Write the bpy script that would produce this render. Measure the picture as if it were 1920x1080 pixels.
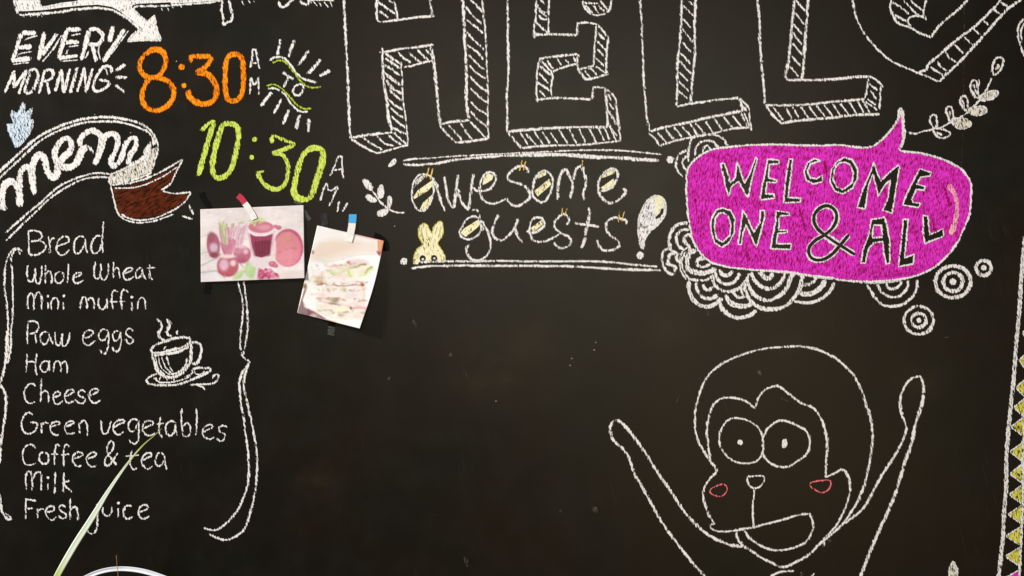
import bpy, math, random
import numpy as np
from mathutils import Vector
from mathutils.geometry import tessellate_polygon

for o in list(bpy.data.objects):
    bpy.data.objects.remove(o, do_unlink=True)
SC = bpy.context.scene
COL = SC.collection
random.seed(7)
RNG = np.random.RandomState(5)

# ---------------------------------------------------------------- camera, world, lamps
S = 0.00125          # metres per chalk-drawing unit on the board (the board in view is 2.4 m wide)
D = 3.0              # camera to board
H0 = 1.60            # height of the centre of the view
cam_d = bpy.data.cameras.new('camera')
cam = bpy.data.objects.new('camera', cam_d)
COL.objects.link(cam)
cam.location = (0, -D, H0)
cam.rotation_euler = (math.radians(90), 0, 0)
cam_d.lens = 45.0
cam_d.sensor_width = 36.0
cam_d.clip_start = 0.05
cam_d.clip_end = 60
SC.camera = cam

w = bpy.data.worlds.new('World')
SC.world = w
w.use_nodes = True
bg = w.node_tree.nodes['Background']
bg.inputs['Color'].default_value = (1.0, 0.965, 0.92, 1)
bg.inputs['Strength'].default_value = 0.05

def area_lamp(name, loc, target, size, power, col):
    d = bpy.data.lights.new(name, 'AREA')
    d.shape = 'RECTANGLE'
    d.size, d.size_y = size
    d.energy = power
    d.color = col
    o = bpy.data.objects.new(name, d)
    COL.objects.link(o)
    o.location = loc
    v = Vector(target) - Vector(loc)
    o.rotation_euler = v.to_track_quat('-Z', 'Y').to_euler()
    return o
area_lamp('window_lamp', (-10.5, -5.4, H0 + 5.6), (0.0, 0, H0), (1.6, 1.6), 2950, (1.0, 0.985, 0.965))
area_lamp('room_lamp', (0.35, -3.8, H0 + 0.72), (0.3, 0, H0 + 0.1), (2.4, 1.3), 43, (1.0, 0.96, 0.89))
area_lamp('added_warm_lamp', (1.35, -3.9, H0 - 0.75), (0.6, 0, H0 - 0.2), (1.8, 1.0), 13, (1.0, 0.72, 0.42))  # added out of view to tint the board's sheen brown
SC.view_settings.view_transform = 'Standard'
SC.view_settings.look = 'None'
SC.view_settings.exposure = 0.0
SC.view_settings.gamma = 1.0
SC.render.engine = 'CYCLES'
SC.cycles.transparent_max_bounces = 24

# ---------------------------------------------------------------- materials
class NT:
    def __init__(self, name):
        self.m = bpy.data.materials.new(name)
        self.m.use_nodes = True
        self.t = self.m.node_tree
        self.t.nodes.clear()
    def n(self, typ, **kw):
        x = self.t.nodes.new(typ)
        for k, v in kw.items():
            setattr(x, k, v)
        return x
    def l(self, a, b):
        self.t.links.new(a, b)
    def val(self, sock, v):
        if hasattr(v, 'is_linked') or isinstance(v, bpy.types.NodeSocket):
            self.l(v, sock)
        else:
            sock.default_value = v
    def math(self, op, a, b=0.0, c=None, clamp=False):
        x = self.n('ShaderNodeMath', operation=op, use_clamp=clamp)
        self.val(x.inputs[0], a)
        self.val(x.inputs[1], b)
        if c is not None:
            self.val(x.inputs[2], c)
        return x.outputs[0]
    def noise(self, vec, scale, detail=2.0, rough=0.6, dist=0.0):
        x = self.n('ShaderNodeTexNoise')
        self.l(vec, x.inputs['Vector'])
        x.inputs['Scale'].default_value = scale
        x.inputs['Detail'].default_value = detail
        x.inputs['Roughness'].default_value = rough
        x.inputs['Distortion'].default_value = dist
        return x.outputs['Fac']
    def mapr(self, v, a, b, c=0.0, d=1.0, smooth=False):
        x = self.n('ShaderNodeMapRange', interpolation_type='SMOOTHSTEP' if smooth else 'LINEAR')
        self.val(x.inputs[0], v)
        for i, q in enumerate((a, b, c, d)):
            x.inputs[i + 1].default_value = q
        return x.outputs[0]
    def mix(self, f, a, b):
        x = self.n('ShaderNodeMix', data_type='RGBA')
        self.val(x.inputs[0], f)
        for s_, v in ((x.inputs[6], a), (x.inputs[7], b)):
            if isinstance(v, tuple):
                s_.default_value = (*v, 1) if len(v) == 3 else v
            else:
                self.l(v, s_)
        return x.outputs[2]
    def coords(self, ang=0.0, sx=1.0, sy=1.0):
        """board-plane coordinates in drawing units, turned by ang and divided by (sx, sy)"""
        g = self.n('ShaderNodeNewGeometry')
        mp = self.n('ShaderNodeMapping', vector_type='POINT')
        mp.inputs['Rotation'].default_value = (0, ang, 0)
        self.l(g.outputs['Position'], mp.inputs['Vector'])
        m2 = self.n('ShaderNodeVectorMath', operation='MULTIPLY')
        self.l(mp.outputs[0], m2.inputs[0])
        m2.inputs[1].default_value = (1 / S / sx, 0.0, 1 / S / sy)
        return m2.outputs[0]

def board_material():
    k = NT('blackboard_paint')
    g = k.coords()
    n1 = k.noise(g, 1 / 230, 3, 0.55)
    n2 = k.noise(g, 1 / 70, 3, 0.6)
    n3 = k.noise(g, 1 / 4.0, 3, 0.7)
    warm = k.mix(k.mapr(n1, 0.35, 0.65), (0.0050, 0.0050, 0.0034), (0.0086, 0.0050, 0.0026))
    dusty = k.mix(k.mapr(n2, 0.45, 0.8, 0, 0.5), warm, (0.0115, 0.0105, 0.0080))
    grain = k.mix(k.mapr(n3, 0.3, 0.75, 0, 0.42), dusty, (0.0025, 0.0025, 0.0020))
    # wiped-off chalk: faint streaks running down the board
    sv = k.coords(0.25, 6, 60)
    ns = k.noise(sv, 1.0, 4, 0.65, 0.3)
    nm = k.noise(g, 1 / 160, 2, 0.5)
    sm = k.math('MULTIPLY', k.mapr(ns, 0.58, 0.8), k.mapr(nm, 0.52, 0.7))
    colr = k.mix(k.math('MULTIPLY', sm, 0.22), grain, (0.10, 0.09, 0.08))
    p = k.n('ShaderNodeBsdfPrincipled')
    k.l(colr, p.inputs['Base Color'])
    k.val(p.inputs['Roughness'], k.mapr(n2, 0.3, 0.7, 0.34, 0.40))
    p.inputs['Specular IOR Level'].default_value = 0.235
    p.inputs['Specular Tint'].default_value = (1.0, 0.94, 0.78, 1)
    bp = k.n('ShaderNodeBump')
    bp.inputs['Strength'].default_value = 0.12
    bp.inputs['Distance'].default_value = 0.0006
    k.l(n3, bp.inputs['Height'])
    k.l(bp.outputs[0], p.inputs['Normal'])
    o = k.n('ShaderNodeOutputMaterial')
    k.l(p.outputs[0], o.inputs[0])
    return k.m

def chalk(name, full, thin, dens=0.10, edge=0.72, ang=0.22, soft=0.045, sx=2.3, sy=8.5, opac=1.0, amp=1.9, cr=(0.44, 0.66)):
    """chalk dust caught on the grain of the board: streaky cover that breaks up towards a stroke's edge"""
    k = NT(name)
    g = k.coords(ang, sx, sy)
    n1 = k.noise(g, 1.0, 2.5, 0.6, 0.25)
    gp = k.coords()
    n2 = k.noise(gp, 1 / 26, 2, 0.5)
    n3 = k.noise(gp, 1 / 1.6, 1, 0.5)
    at = k.n('ShaderNodeAttribute', attribute_name='edge')
    e = k.math('POWER', at.outputs['Fac'], 1.35)
    v = k.math('MULTIPLY_ADD', n1, amp, dens - (amp - 1.0) * 0.5)
    v = k.math('ADD', v, k.math('MULTIPLY', k.math('SUBTRACT', n2, 0.5), 0.46))
    v = k.math('ADD', v, k.math('MULTIPLY', k.math('SUBTRACT', n3, 0.5), 0.12))
    v = k.math('SUBTRACT', v, k.math('MULTIPLY', e, edge))
    a = k.mapr(v, 0.44 - soft, 0.44 + soft, 0, opac, True)
    cf = k.mapr(v, cr[0], cr[1])
    col = k.mix(cf, thin, full)
    p = k.n('ShaderNodeBsdfPrincipled')
    k.l(col, p.inputs['Base Color'])
    p.inputs['Roughness'].default_value = 1.0
    p.inputs['Specular IOR Level'].default_value = 0.05
    tr = k.n('ShaderNodeBsdfTransparent')
    mx = k.n('ShaderNodeMixShader')
    k.l(a, mx.inputs[0])
    k.l(tr.outputs[0], mx.inputs[1])
    k.l(p.outputs[0], mx.inputs[2])
    o = k.n('ShaderNodeOutputMaterial')
    k.l(mx.outputs[0], o.inputs[0])
    return k.m

def lin(r, g, b):
    f = lambda c: ((c / 255 + 0.055) / 1.055) ** 2.4 if c > 10 else c / 255 / 12.92
    return (f(r), f(g), f(b))

BOARD = board_material()
MATS = {
    'W': chalk('white_chalk', lin(234, 231, 227), lin(184, 178, 170), dens=0.17, amp=2.15, edge=0.62),
    'V': chalk('white_chalk_fill', lin(235, 232, 228), lin(184, 178, 171), dens=0.22, amp=2.1),
    'w': chalk('white_chalk_scribble', lin(226, 219, 205), lin(176, 168, 154), dens=0.09),
    'L': chalk('lavender_white_chalk', lin(238, 234, 234), lin(170, 166, 160), dens=0.13, ang=-0.3),
    'C': chalk('pale_blue_chalk_fill', lin(218, 228, 236), lin(130, 158, 180), dens=0.10),
    'B': chalk('blue_chalk', lin(150, 195, 225), lin(40, 90, 130), dens=0.0),
    'O': chalk('orange_chalk', lin(242, 154, 28), lin(188, 70, 6), dens=0.24, cr=(0.46, 0.86)),
    'R': chalk('dark_orange_chalk', lin(214, 92, 6), lin(120, 36, 0), dens=0.06),
    'G': chalk('lime_chalk', lin(208, 226, 98), lin(110, 126, 40), dens=0.22, cr=(0.42, 0.80)),
    'g': chalk('green_chalk', lin(172, 196, 56), lin(110, 130, 34), dens=0.16),
    'Y': chalk('pale_yellow_chalk', lin(242, 235, 196), lin(214, 198, 124), dens=0.16),
    'y': chalk('yellow_chalk', lin(214, 208, 84), lin(140, 132, 44), dens=0.08),
    'T': chalk('golden_chalk', lin(236, 204, 110), lin(180, 140, 40), dens=0.12),
    'M': chalk('magenta_chalk', lin(228, 56, 204), lin(136, 8, 52), dens=0.33, ang=-0.18, sx=2.6, sy=9, soft=0.07, cr=(0.52, 1.0)),
    'm': chalk('magenta_chalk_patch', lin(176, 24, 96), lin(96, 8, 40), dens=0.05, ang=-0.18),
    'P': chalk('pink_white_chalk', lin(238, 184, 186), lin(214, 92, 150), dens=0.08, ang=-0.18),
    'K': chalk('pink_chalk', lin(226, 118, 122), lin(150, 44, 50), dens=0.16),
    'N': chalk('brown_chalk', lin(100, 44, 22), lin(48, 20, 11), dens=0.16, ang=-1.0, soft=0.14, cr=(0.4, 0.95), sx=4, sy=16),
    'D': chalk('faint_chalk_dust', lin(150, 140, 120), lin(90, 84, 70), dens=0.0, opac=0.26, soft=0.16),
    'H': chalk('wiped_chalk_and_glow', lin(150, 124, 88), lin(120, 100, 74), dens=0.1, opac=0.036, soft=0.45, amp=0.6, sx=20, sy=30),  # chalk smears, and the painted glow at the board's centre
    'Z': BOARD,
}
MIX = {k: i for i, k in enumerate(MATS)}

# ---------------------------------------------------------------- objects
def tag(o, label=None, cat=None, group=None, kind=None):
    for k_, v_ in (('label', label), ('category', cat), ('group', group), ('kind', kind)):
        if v_:
            o[k_] = v_
    return o

def empty(name, loc, parent=None):
    o = bpy.data.objects.new(name, None)
    o.empty_display_size = 0.05
    COL.objects.link(o)
    if parent:
        o.parent = parent
        o.location = Vector(loc) - ORG.get(parent.name, Vector((0, 0, 0)))
    else:
        o.location = loc
    ORG[o.name] = Vector(loc)
    return o
ORG = {}

def mesh_obj(name, vs, fs, mats, parent=None, fm=None, smooth=False):
    """vs in world coordinates; the object's origin is its own centre"""
    vs = np.array(vs, dtype=float)
    c = (vs.min(0) + vs.max(0)) / 2
    me = bpy.data.meshes.new(name)
    me.from_pydata((vs - c).tolist(), [], fs)
    for m in mats:
        me.materials.append(m)
    if fm is not None:
        me.polygons.foreach_set('material_index', fm)
    if smooth:
        me.polygons.foreach_set('use_smooth', [True] * len(me.polygons))
    me.update()
    o = bpy.data.objects.new(name, me)
    COL.objects.link(o)
    if parent:
        o.parent = parent
        o.location = Vector(c) - ORG[parent.name]
    else:
        o.location = c
    ORG[o.name] = Vector(c)
    return o

# ---- the chalk drawing: strokes and fills collected into one mesh per part
LIFT = 0.0
class Draw:
    x0 = y0 = 0.0
    k = 1.0
    vs, fs, es, fm = [], [], [], []
    count = 0
CUR = Draw()

def T(x=None, y=0, k=6.0):
    """work in the drawing units of a tile whose corner is (x, y), k steps to the unit"""
    if x is None:
        CUR.x0, CUR.y0, CUR.k = 0.0, 0.0, 1.0
    else:
        CUR.x0, CUR.y0, CUR.k = x, y, k

def pts(s_):
    if not isinstance(s_, str):
        return s_
    q = np.array([[float(a) for a in p.split(',')] for p in s_.split()])
    return q / CUR.k + np.array([CUR.x0, CUR.y0])

def catmull(p, closed, step=2.6):
    n = len(p)
    if n < 3:
        seg = [(p[0], p[0], p[1], p[1])] if n == 2 else []
    elif closed:
        seg = [(p[i - 1], p[i], p[(i + 1) % n], p[(i + 2) % n]) for i in range(n)]
    else:
        seg = [(p[max(i - 1, 0)], p[i], p[i + 1], p[min(i + 2, n - 1)]) for i in range(n - 1)]
    out = []
    for a, b, c, d in seg:
        m = max(2, int(np.hypot(*(c - b)) / step))
        # centripetal-ish tangents
        lb = max(np.hypot(*(c - b)), 1e-6)
        t1 = (c - a) / max(np.hypot(*(c - a)), 1e-6) * lb
        t2 = (d - b) / max(np.hypot(*(d - b)), 1e-6) * lb
        for i in range(m):
            t = i / m
            h00 = 2 * t**3 - 3 * t**2 + 1
            h10 = t**3 - 2 * t**2 + t
            h01 = -2 * t**3 + 3 * t**2
            h11 = t**3 - t**2
            out.append(h00 * b + h10 * t1 + h01 * c + h11 * t2)
    if not closed:
        out.append(p[-1])
    return np.array(out)

def linear(p, closed, step=3.0):
    out = []
    n = len(p)
    for i in range(n if closed else n - 1):
        a, b = p[i], p[(i + 1) % n]
        m = max(1, int(np.hypot(*(b - a)) / step))
        for j in range(m):
            out.append(a + (b - a) * j / m)
    if not closed:
        out.append(p[-1])
    return np.array(out)

def add(vx, lift, edge, faces, m):
    b = len(CUR.vs)
    for (x, y), l_, e in zip(vx, lift, edge):
        CUR.vs.append(((x - 960) * S, -l_, H0 + (540 - y) * S))
        CUR.es.append(e)
    for f in faces:
        CUR.fs.append([b + i for i in f])
        CUR.fm.append(MIX[m])

def ribbon(q, w_, m, closed, level, jit=0.14, wob=0.30):
    n = len(q)
    CUR.count += 1
    if closed:
        tan = np.roll(q, -1, 0) - np.roll(q, 1, 0)
    else:
        tan = np.gradient(q, axis=0)
    tan /= np.maximum(np.hypot(tan[:, 0], tan[:, 1]), 1e-6)[:, None]
    nor = np.stack([-tan[:, 1], tan[:, 0]], 1)
    wb = RNG.normal(0, 1, n + 8)
    wb = np.convolve(wb, np.ones(5) / 5, 'same')[4:4 + n]
    q = q + nor * (wb * wob)[:, None]
    k1 = RNG.normal(0, 1, n + 16)
    k1 = np.convolve(k1, np.ones(7) / 7, 'same')[8:8 + n] * 2.0
    hw = w_ * 0.5 * (1 + jit * k1) + RNG.uniform(-0.22, 0.22, n) * min(1, w_ / 4)
    hi = np.maximum(hw - 1.5, 0.12 * hw)          # fully covered core
    hw = hw + min(1.65, 0.18 + w_ * 0.37)           # frayed rim
    ce = np.zeros(n)
    if not closed:
        ln = np.concatenate([[0], np.cumsum(np.hypot(*(q[1:] - q[:-1]).T))])
        dend = np.minimum(ln, ln[-1] - ln)
        cap = w_ * 0.5
        # push the ends out by a small cap
        q = q.copy()
        q[0] -= tan[0] * cap * 0.5
        q[-1] += tan[-1] * cap * 0.5
        f = np.clip(dend / cap, 0, 1)
        hw = hw * (0.62 + 0.38 * np.sqrt(f))
        hi = hi * (0.5 + 0.5 * np.sqrt(f))
        ce = np.where(dend <= 1e-6, 0.8, 0.0)
    base = level + (CUR.count % 9) * 0.000016
    lift = base + np.linspace(0, 0.00002, n)
    vx, lf, ed, fc = [], [], [], []
    for i in range(n):
        for r_, e_ in ((-hw[i], 1.0), (-hi[i], ce[i]), (0.0, ce[i]), (hi[i], ce[i]), (hw[i], 1.0)):
            vx.append(q[i] + nor[i] * r_)
            lf.append(lift[i])
            ed.append(e_)
    for i in range(n if closed else n - 1):
        j = (i + 1) % n
        for s_ in range(4):
            fc.append((5 * i + s_, 5 * i + s_ + 1, 5 * j + s_ + 1, 5 * j + s_))
    add(vx, lf, ed, fc, m)

LV = 0.0008
def s(w_, p, m='W', lv=None):                 # open smooth stroke
    ribbon(catmull(pts(p), False), w_, m, False, lv or LV)
def c(w_, p, m='W', lv=None):                 # closed smooth stroke
    ribbon(catmull(pts(p), True), w_, m, True, lv or LV)
def lc(w_, p, m='W', lv=None):                # closed stroke with corners
    q = pts(p)
    ribbon(linear(q, True), w_, m, True, lv or LV)
def ss(w_, text, m='W', lv=None):             # several strokes, separated by /
    for p in text.split('/'):
        s(w_, p.strip(), m, lv)
def f(p, m='V', smooth=False, holes=(), lv=0.0004, soft=0.0):
    """filled patch; holes are closed outlines"""
    CUR.count += 1
    rings = [pts(p)] + [pts(h) for h in holes]
    rings = [catmull(r, True, 3.5) if smooth else linear(r, True, 4.0) for r in rings]
    flat = np.concatenate(rings)
    tri = tessellate_polygon([[Vector((a[0], a[1], 0)) for a in r] for r in rings])
    z = lv + (CUR.count % 9) * 0.000012
    add([tuple(a) for a in flat], [z] * len(flat), [soft] * len(flat), tri, m)
def d(x, y, r, m='V', ry=None, lv=None):      # dot, radius in units
    cx, cy = x / CUR.k + CUR.x0, y / CUR.k + CUR.y0
    CUR.count += 1
    n = 14
    vx, ed = [(cx, cy)], [0.0]
    for rr, e in ((0.80, 0.0 if m != 'H' else 0.5), (1.18, 1.0)):
        for i in range(n):
            a = 2 * math.pi * i / n
            q = rr * (1 + RNG.uniform(-0.09, 0.09))
            vx.append((cx + r * q * math.cos(a), cy + (ry or r) * q * math.sin(a)))
            ed.append(e)
    fc = [(0, 1 + i, 1 + (i + 1) % n) for i in range(n)]
    fc += [(1 + i, 1 + n + i, 1 + n + (i + 1) % n, 1 + (i + 1) % n) for i in range(n)]
    add(vx, [(lv or LV) + 0.00027] * len(vx), ed, fc, m)

def end(name, parent, label=None):
    """close the mesh collected so far as one part"""
    used = sorted(set(CUR.fm))
    remap = {u: i for i, u in enumerate(used)}
    keys = list(MATS)
    o = mesh_obj(name, CUR.vs, CUR.fs, [MATS[keys[u]] for u in used], parent, [remap[u] for u in CUR.fm])
    a = o.data.attributes.new('edge', 'FLOAT', 'POINT')
    a.data.foreach_set('value', CUR.es)
    if label:
        o['label'] = label
    CUR.vs, CUR.fs, CUR.es, CUR.fm = [], [], [], []
    T()
    return o
def group_part(name, x, y, label=None):
    e = empty(name, ((x - 960) * S, -0.0008, H0 + (540 - y) * S), ROOT)
    if label:
        e['label'] = label
    return e

# ---------------------------------------------------------------- the board
BW, BT, BB, TH = 1.72, H0 + 1.02, H0 - 0.98, 0.022
ROOT = empty('chalkboard', (0, 0, BB))
tag(ROOT, 'large black chalkboard covered with chalk lettering and cartoon drawings', 'chalkboard')
nx, nz = 24, 16
vs, fs = [], []
for j in range(nz + 1):
    for i in range(nx + 1):
        vs.append((-BW + 2 * BW * i / nx, 0.0, BB + (BT - BB) * j / nz))
for j in range(nz):
    for i in range(nx):
        a = j * (nx + 1) + i
        fs.append((a, a + 1, a + nx + 2, a + nx + 1))
b0 = len(vs)
vs += [(-BW, TH, BB), (BW, TH, BB), (BW, TH, BT), (-BW, TH, BT)]
e0, e1, e2, e3 = 0, nx, (nx + 1) * (nz + 1) - 1, (nx + 1) * nz
fs += [(b0 + 1, b0, b0 + 3, b0 + 2), (b0, b0 + 1, e1, e0), (b0 + 1, b0 + 2, e2, e1),
       (b0 + 2, b0 + 3, e3, e2), (b0 + 3, b0, e0, e3)]
mesh_obj('board_panel', vs, fs, [BOARD], ROOT)
# ---------------------------------------------------------------- banner at the top left
T(0, 0)
f("170,0 205,125 300,125 500,112 700,84 900,64 1100,52 1260,78 1345,125 1465,212 1600,325 1665,330 1650,240 1480,80 1500,55 1560,40 1750,34 1920,24 1920,0 880,0 870,10 700,30 560,60 465,80 440,0", 'V')
s(4, "150,0 175,60 195,130 225,168 300,165 450,155 600,143 750,122 850,105 1050,92 1200,100 1300,130 1400,185 1500,260 1585,345")
s(2.4, "440,0 455,50 475,75 600,60 720,35")
f("1740,165 1700,195 1660,235 1600,300 1540,345 1480,400 1430,472 1600,458 1820,456 1780,360 1755,270 1750,190", 'V')
s(3.2, "1740,170 1755,280 1785,370 1820,455")
s(3, "1435,470 1600,456 1815,456")
s(3, "1435,465 1490,395 1545,345")
s(3.2, "1920,62 1700,72 1560,72 1510,90 1530,130 1580,180 1655,242")
ss(1.5, "240,165 275,195/330,165 360,200/410,165 430,200/450,150 485,195/1810,80 1840,130/1880,80 1905,130")
end('chalk_banner', ROOT, 'white filled banner with an arrow pointing at the hours')
T(320, 0)
f("0,0 600,0 560,6 300,24 0,40", 'V')
s(3.2, "0,58 200,45 400,30 590,8")
end('banner_edge', ROOT, 'lower right edge of the white banner')
T(320, 0)
s(4, "580,10 575,100 590,190 600,275 640,250 690,225 690,140 670,60 655,0"); end('letter_tail', ROOT, 'long white outlined letter tail hanging below the banner')
T(320, 0); s(4, "1215,10 1225,55 1260,80 1310,55 1340,20 1390,-5"); end('letter_tail', ROOT, 'wide white hook cut off by the top edge')
T(320, 0); s(4, "1450,5 1490,40 1540,50 1552,20 1540,-5"); end('letter_tail', ROOT, 'narrow white hook cut off by the top edge')
T(320, 0)
s(3.4, "1570,3 1700,0 1840,6")
ss(1.6, "5,60 35,95/100,50 130,90/790,0 830,65/870,0 905,45/930,0 950,35")
ss(1.7, "1570,10 1585,45/1600,10 1655,75/1660,15 1705,80/1720,15 1780,90/1790,10 1820,85")
end('fringe_ticks', ROOT, 'short slanted white ticks along the top edge')['kind'] = 'stuff'

# ---------------------------------------------------------------- EVERY MORNING
G_ = group_part('every_morning_lettering', 120, 120, 'slanted white capitals reading EVERY MORNING')
def letter(txt, w_, parts, extra=None, ew=2.3, name='letter', m='V', tile=(0, 0)):
    T(*tile)
    ss(w_, parts, m)
    if extra:
        ss(ew, extra)
    end(name, G_)
letter('E', 7.8, "240,380 140,690/240,370 405,370/200,535 355,525/130,682 345,660", "150,722 340,702/275,470 300,440 420,400/195,650 215,610 360,580")
letter('V', 7.8, "500,365 440,670/640,380 475,620", "700,390 590,560 480,695/690,400 600,560")
letter('E', 7.8, "750,345 660,660/750,335 910,330/740,480 880,470/660,655 880,628", "690,690 890,675/800,400 910,380/770,530 890,510/740,620 765,560")
letter('R', 7.8, "1000,340 920,680/1000,338 1080,330 1150,385 1150,450 1090,500 1000,500/1040,510 1085,690", "960,660 1010,560/1170,440 1110,540 1130,670")
letter('Y', 7.8, "1270,300 1235,470/1400,330 1280,520 1170,690", "1450,340 1350,480 1250,612/1440,345 1345,490")
letter('M', 5, "60,1040 165,795/165,800 155,990/155,990 300,790/300,800 210,1060")
T(0, 0); c(4.6, "340,790 410,790 430,860 390,980 330,1050 290,1040 295,960 330,850"); end('letter', G_)
letter('R', 5, "510,780 440,1050/510,790 590,790 600,850 560,900 480,920/530,920 555,1060")
letter('N', 5, "690,780 625,1030/690,780 720,1050/720,1050 790,770")
letter('I', 5, "870,760 790,1050")
letter('N', 5, "950,760 870,1040/950,760 970,1040/970,1040 1045,770")
letter('G', 5, "1250,820 1245,755 1170,750 1090,850 1055,950 1070,1020 1150,1010 1220,960 1225,920 1120,900", "1215,860 1190,780 1150,770")
T(0, 0)
ss(4.6, "1300,800 1410,725/1305,870 1430,870/1300,955 1410,1040")
end('ray_marks', ROOT, 'three short white dashes')

# ---------------------------------------------------------------- 8:30
G_ = group_part('opening_time_lettering', 360, 150, 'orange chalk digits reading 8:30')
T(0, 0)
def two(w_, p, fn=c, m1='R', m2='O'):
    fn(w_ + 0.9, p, m1, 0.0005)
    fn(w_ - 0.3, p, m2)
two(9.4, "1730,560 1640,610 1580,700 1580,790 1640,860 1700,875 1790,850 1850,760 1865,660 1820,580")
two(9.4, "1790,880 1690,880 1620,990 1600,1100 1640,1200 1740,1245 1860,1210 1940,1120 1955,1010 1900,920")
end('digit', G_)
T(320, 0); d(125, 755, 6, 'O'); end('dot', G_); T(320, 0); d(153, 965, 5, 'O'); end('dot', G_)
T(320, 0)
two(8.6, "240,700 230,640 330,636 462,632", s)
two(9.2, "462,635 420,725 340,790 290,820", s)
two(10.4, "290,822 390,825 470,885 512,970 515,1060 480,1130 400,1172 310,1160 230,1110 200,1050 230,1022", s)
end('digit', G_)
T(320, 0)
two(9.4, "720,610 790,640 815,740 820,880 810,1020 770,1110 700,1140 640,1110 615,1000 615,860 620,720 650,640")
end('digit', G_)
T(320, 0)
ss(3.2, "897,765 920,640 942,555 975,650 1002,775/915,712 990,710/893,1058 900,960 905,868/905,868 945,950 985,865/985,865 990,960 995,1075")
end('small_lettering', ROOT, 'thin white letters A M beside the orange time')

# ---------------------------------------------------------------- TO ornament
G_ = group_part('to_ornament', 555, 160, 'the word TO between wavy lines and white rays')
for p in ("1235,440 1218,530 1200,620", "1390,450 1355,550 1330,645", "1550,570 1500,650 1435,735", "1695,660 1630,740 1545,830", "1800,790 1675,860",
          "1140,1035 1080,1110 1020,1190", "1250,1110 1205,1200 1160,1280", "1335,1235 1300,1310 1265,1395", "1450,1295 1430,1370 1410,1460", "1553,1335 1552,1485"):
    T(320, 0); s(5, p); end('ray', G_)
T(320, 0)
s(3.6, "1105,690 1150,652 1220,640 1290,665 1350,730 1410,820 1480,880 1560,910 1645,930")
s(3.6, "1140,712 1220,680 1290,700 1350,770 1430,870 1500,950 1580,985 1700,975", 'g')
end('wavy_line', G_)
T(320, 0)
s(3.6, "1080,970 1150,950 1220,975 1290,1035 1370,1125 1420,1180 1500,1225 1580,1220", 'g')
s(3.6, "1090,1002 1160,992 1230,1020 1290,1070 1350,1160 1420,1230 1480,1260 1545,1250")
end('wavy_line', G_)
T(320, 0); ss(4.0, "1255,810 1390,900/1325,860 1265,990"); end('letter', G_)
T(320, 0); c(3.6, "1440,950 1390,980 1380,1040 1420,1075 1470,1050 1495,990 1480,950"); end('letter', G_)

# ---------------------------------------------------------------- 10:30
G_ = group_part('closing_time_lettering', 490, 300, 'lime green chalk digits reading 10:30')
T(320, 180)
s(7, "345,395 440,305 500,285", 'G'); s(9.5, "485,300 395,600 312,895", 'G'); end('digit', G_)
T(320, 180)
c(10, "680,310 740,340 765,420 750,560 720,700 670,840 600,910 520,920 475,850 475,740 510,560 550,420 600,320", 'G'); end('digit', G_)
T(320, 180); d(945, 490, 5, 'G'); end('dot', G_); T(320, 180); d(912, 690, 4.6, 'G'); end('dot', G_)
T(320, 180)
s(7, "1145,530 1148,455 1260,490 1400,540", 'G'); s(7, "1400,542 1280,600 1140,645", 'G')
s(7.6, "1140,648 1250,660 1310,740 1320,860 1290,980 1220,1045 1130,1040 1040,980 990,900 965,865", 'G'); s(5, "960,868 1050,842", 'G')
end('digit', G_)
T(320, 180)
c(11.4, "1570,595 1680,595 1715,650 1695,790 1650,930 1610,1060 1560,1150 1490,1165 1410,1130 1388,1060 1405,940 1445,790 1495,660", 'G'); end('digit', G_)
T()
ss(3, "619,330 628,310 638,293 641,312 644,334/624,319 642,317/601,377 606,358 613,341/613,341 618,357 634,348/634,349 627,366 616,388")
T(560, 360)
ss(3, "455,105 435,225/550,120 495,225")
end('small_lettering', ROOT, 'thin white letters A M beside the lime green time')

# ---------------------------------------------------------------- flame-like leaf and the menu ribbon
T(0, 180)
f("260,65 225,130 203,195 130,155 125,230 150,310 75,315 90,400 130,470 170,580 215,575 270,520 330,440 370,330 375,260 345,268 352,215 370,130 330,145 285,195 285,90", 'C')
s(2.6, "75,315 92,400 130,480 172,585", 'B', 0.0003)
s(2.6, "128,160 122,230 148,305", 'B', 0.0003)
s(2.4, "255,65 222,130 200,195", 'B', 0.0003)
ss(2.6, "262,70 255,190/368,130 345,220/375,262 370,330 330,440/135,165 150,240")
end('leaf_drawing', ROOT, 'pale blue white leaf with pointed lobes above the ribbon')
T(0, 180)
s(4.1, "-20,865 150,710 300,570 450,450 650,350 850,280 1050,245 1250,240 1450,270 1600,320 1700,400 1760,500 1775,600 1740,720 1710,830")
s(3.5, "-20,940 150,780 300,640 420,530 600,420 800,340 950,300 1150,288 1350,295 1500,335 1650,395 1710,450 1740,560")
s(3.6, "1240,880 1100,866 950,896 800,950 680,1010 560,1105 480,1180 350,1290 220,1400 60,1540")
s(3.3, "1220,915 1050,915 900,950 780,1010 640,1095 520,1190 400,1310 270,1430 150,1550 70,1630")
f("1240,880 1450,780 1600,700 1620,600 1690,510 1705,600 1760,570 1765,640 1705,850 1500,930 1250,1010 1225,950", 'w')
ss(3.6, "1240,885 1350,845 1450,790 1590,715/1235,900 1225,950 1250,1010/1260,1005 1420,965 1600,910 1710,860/1300,860 1290,960/1480,800 1440,930/1640,690 1600,880/1700,600 1640,760 1660,870")
end('ribbon_outline', ROOT, 'double white outline of the curved menu ribbon')
T()
f("212,352 240,350 280,337 318,320 338,306 320,342 303,358 335,364 355,366 345,378 320,396 280,408 240,408 222,400", 'N')
s(3.4, "208,346 250,342 290,328 320,312 343,298"); s(2.3, "215,353 255,351 300,334 333,313")
s(2.8, "343,299 332,320 320,344 302,357"); s(2.8, "302,357 325,363 359,360")
s(2.8, "359,361 345,380 320,397 290,409 262,413 240,409 226,401"); s(2.8, "208,348 214,375 222,400 235,412 262,418 290,414 325,402")
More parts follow.
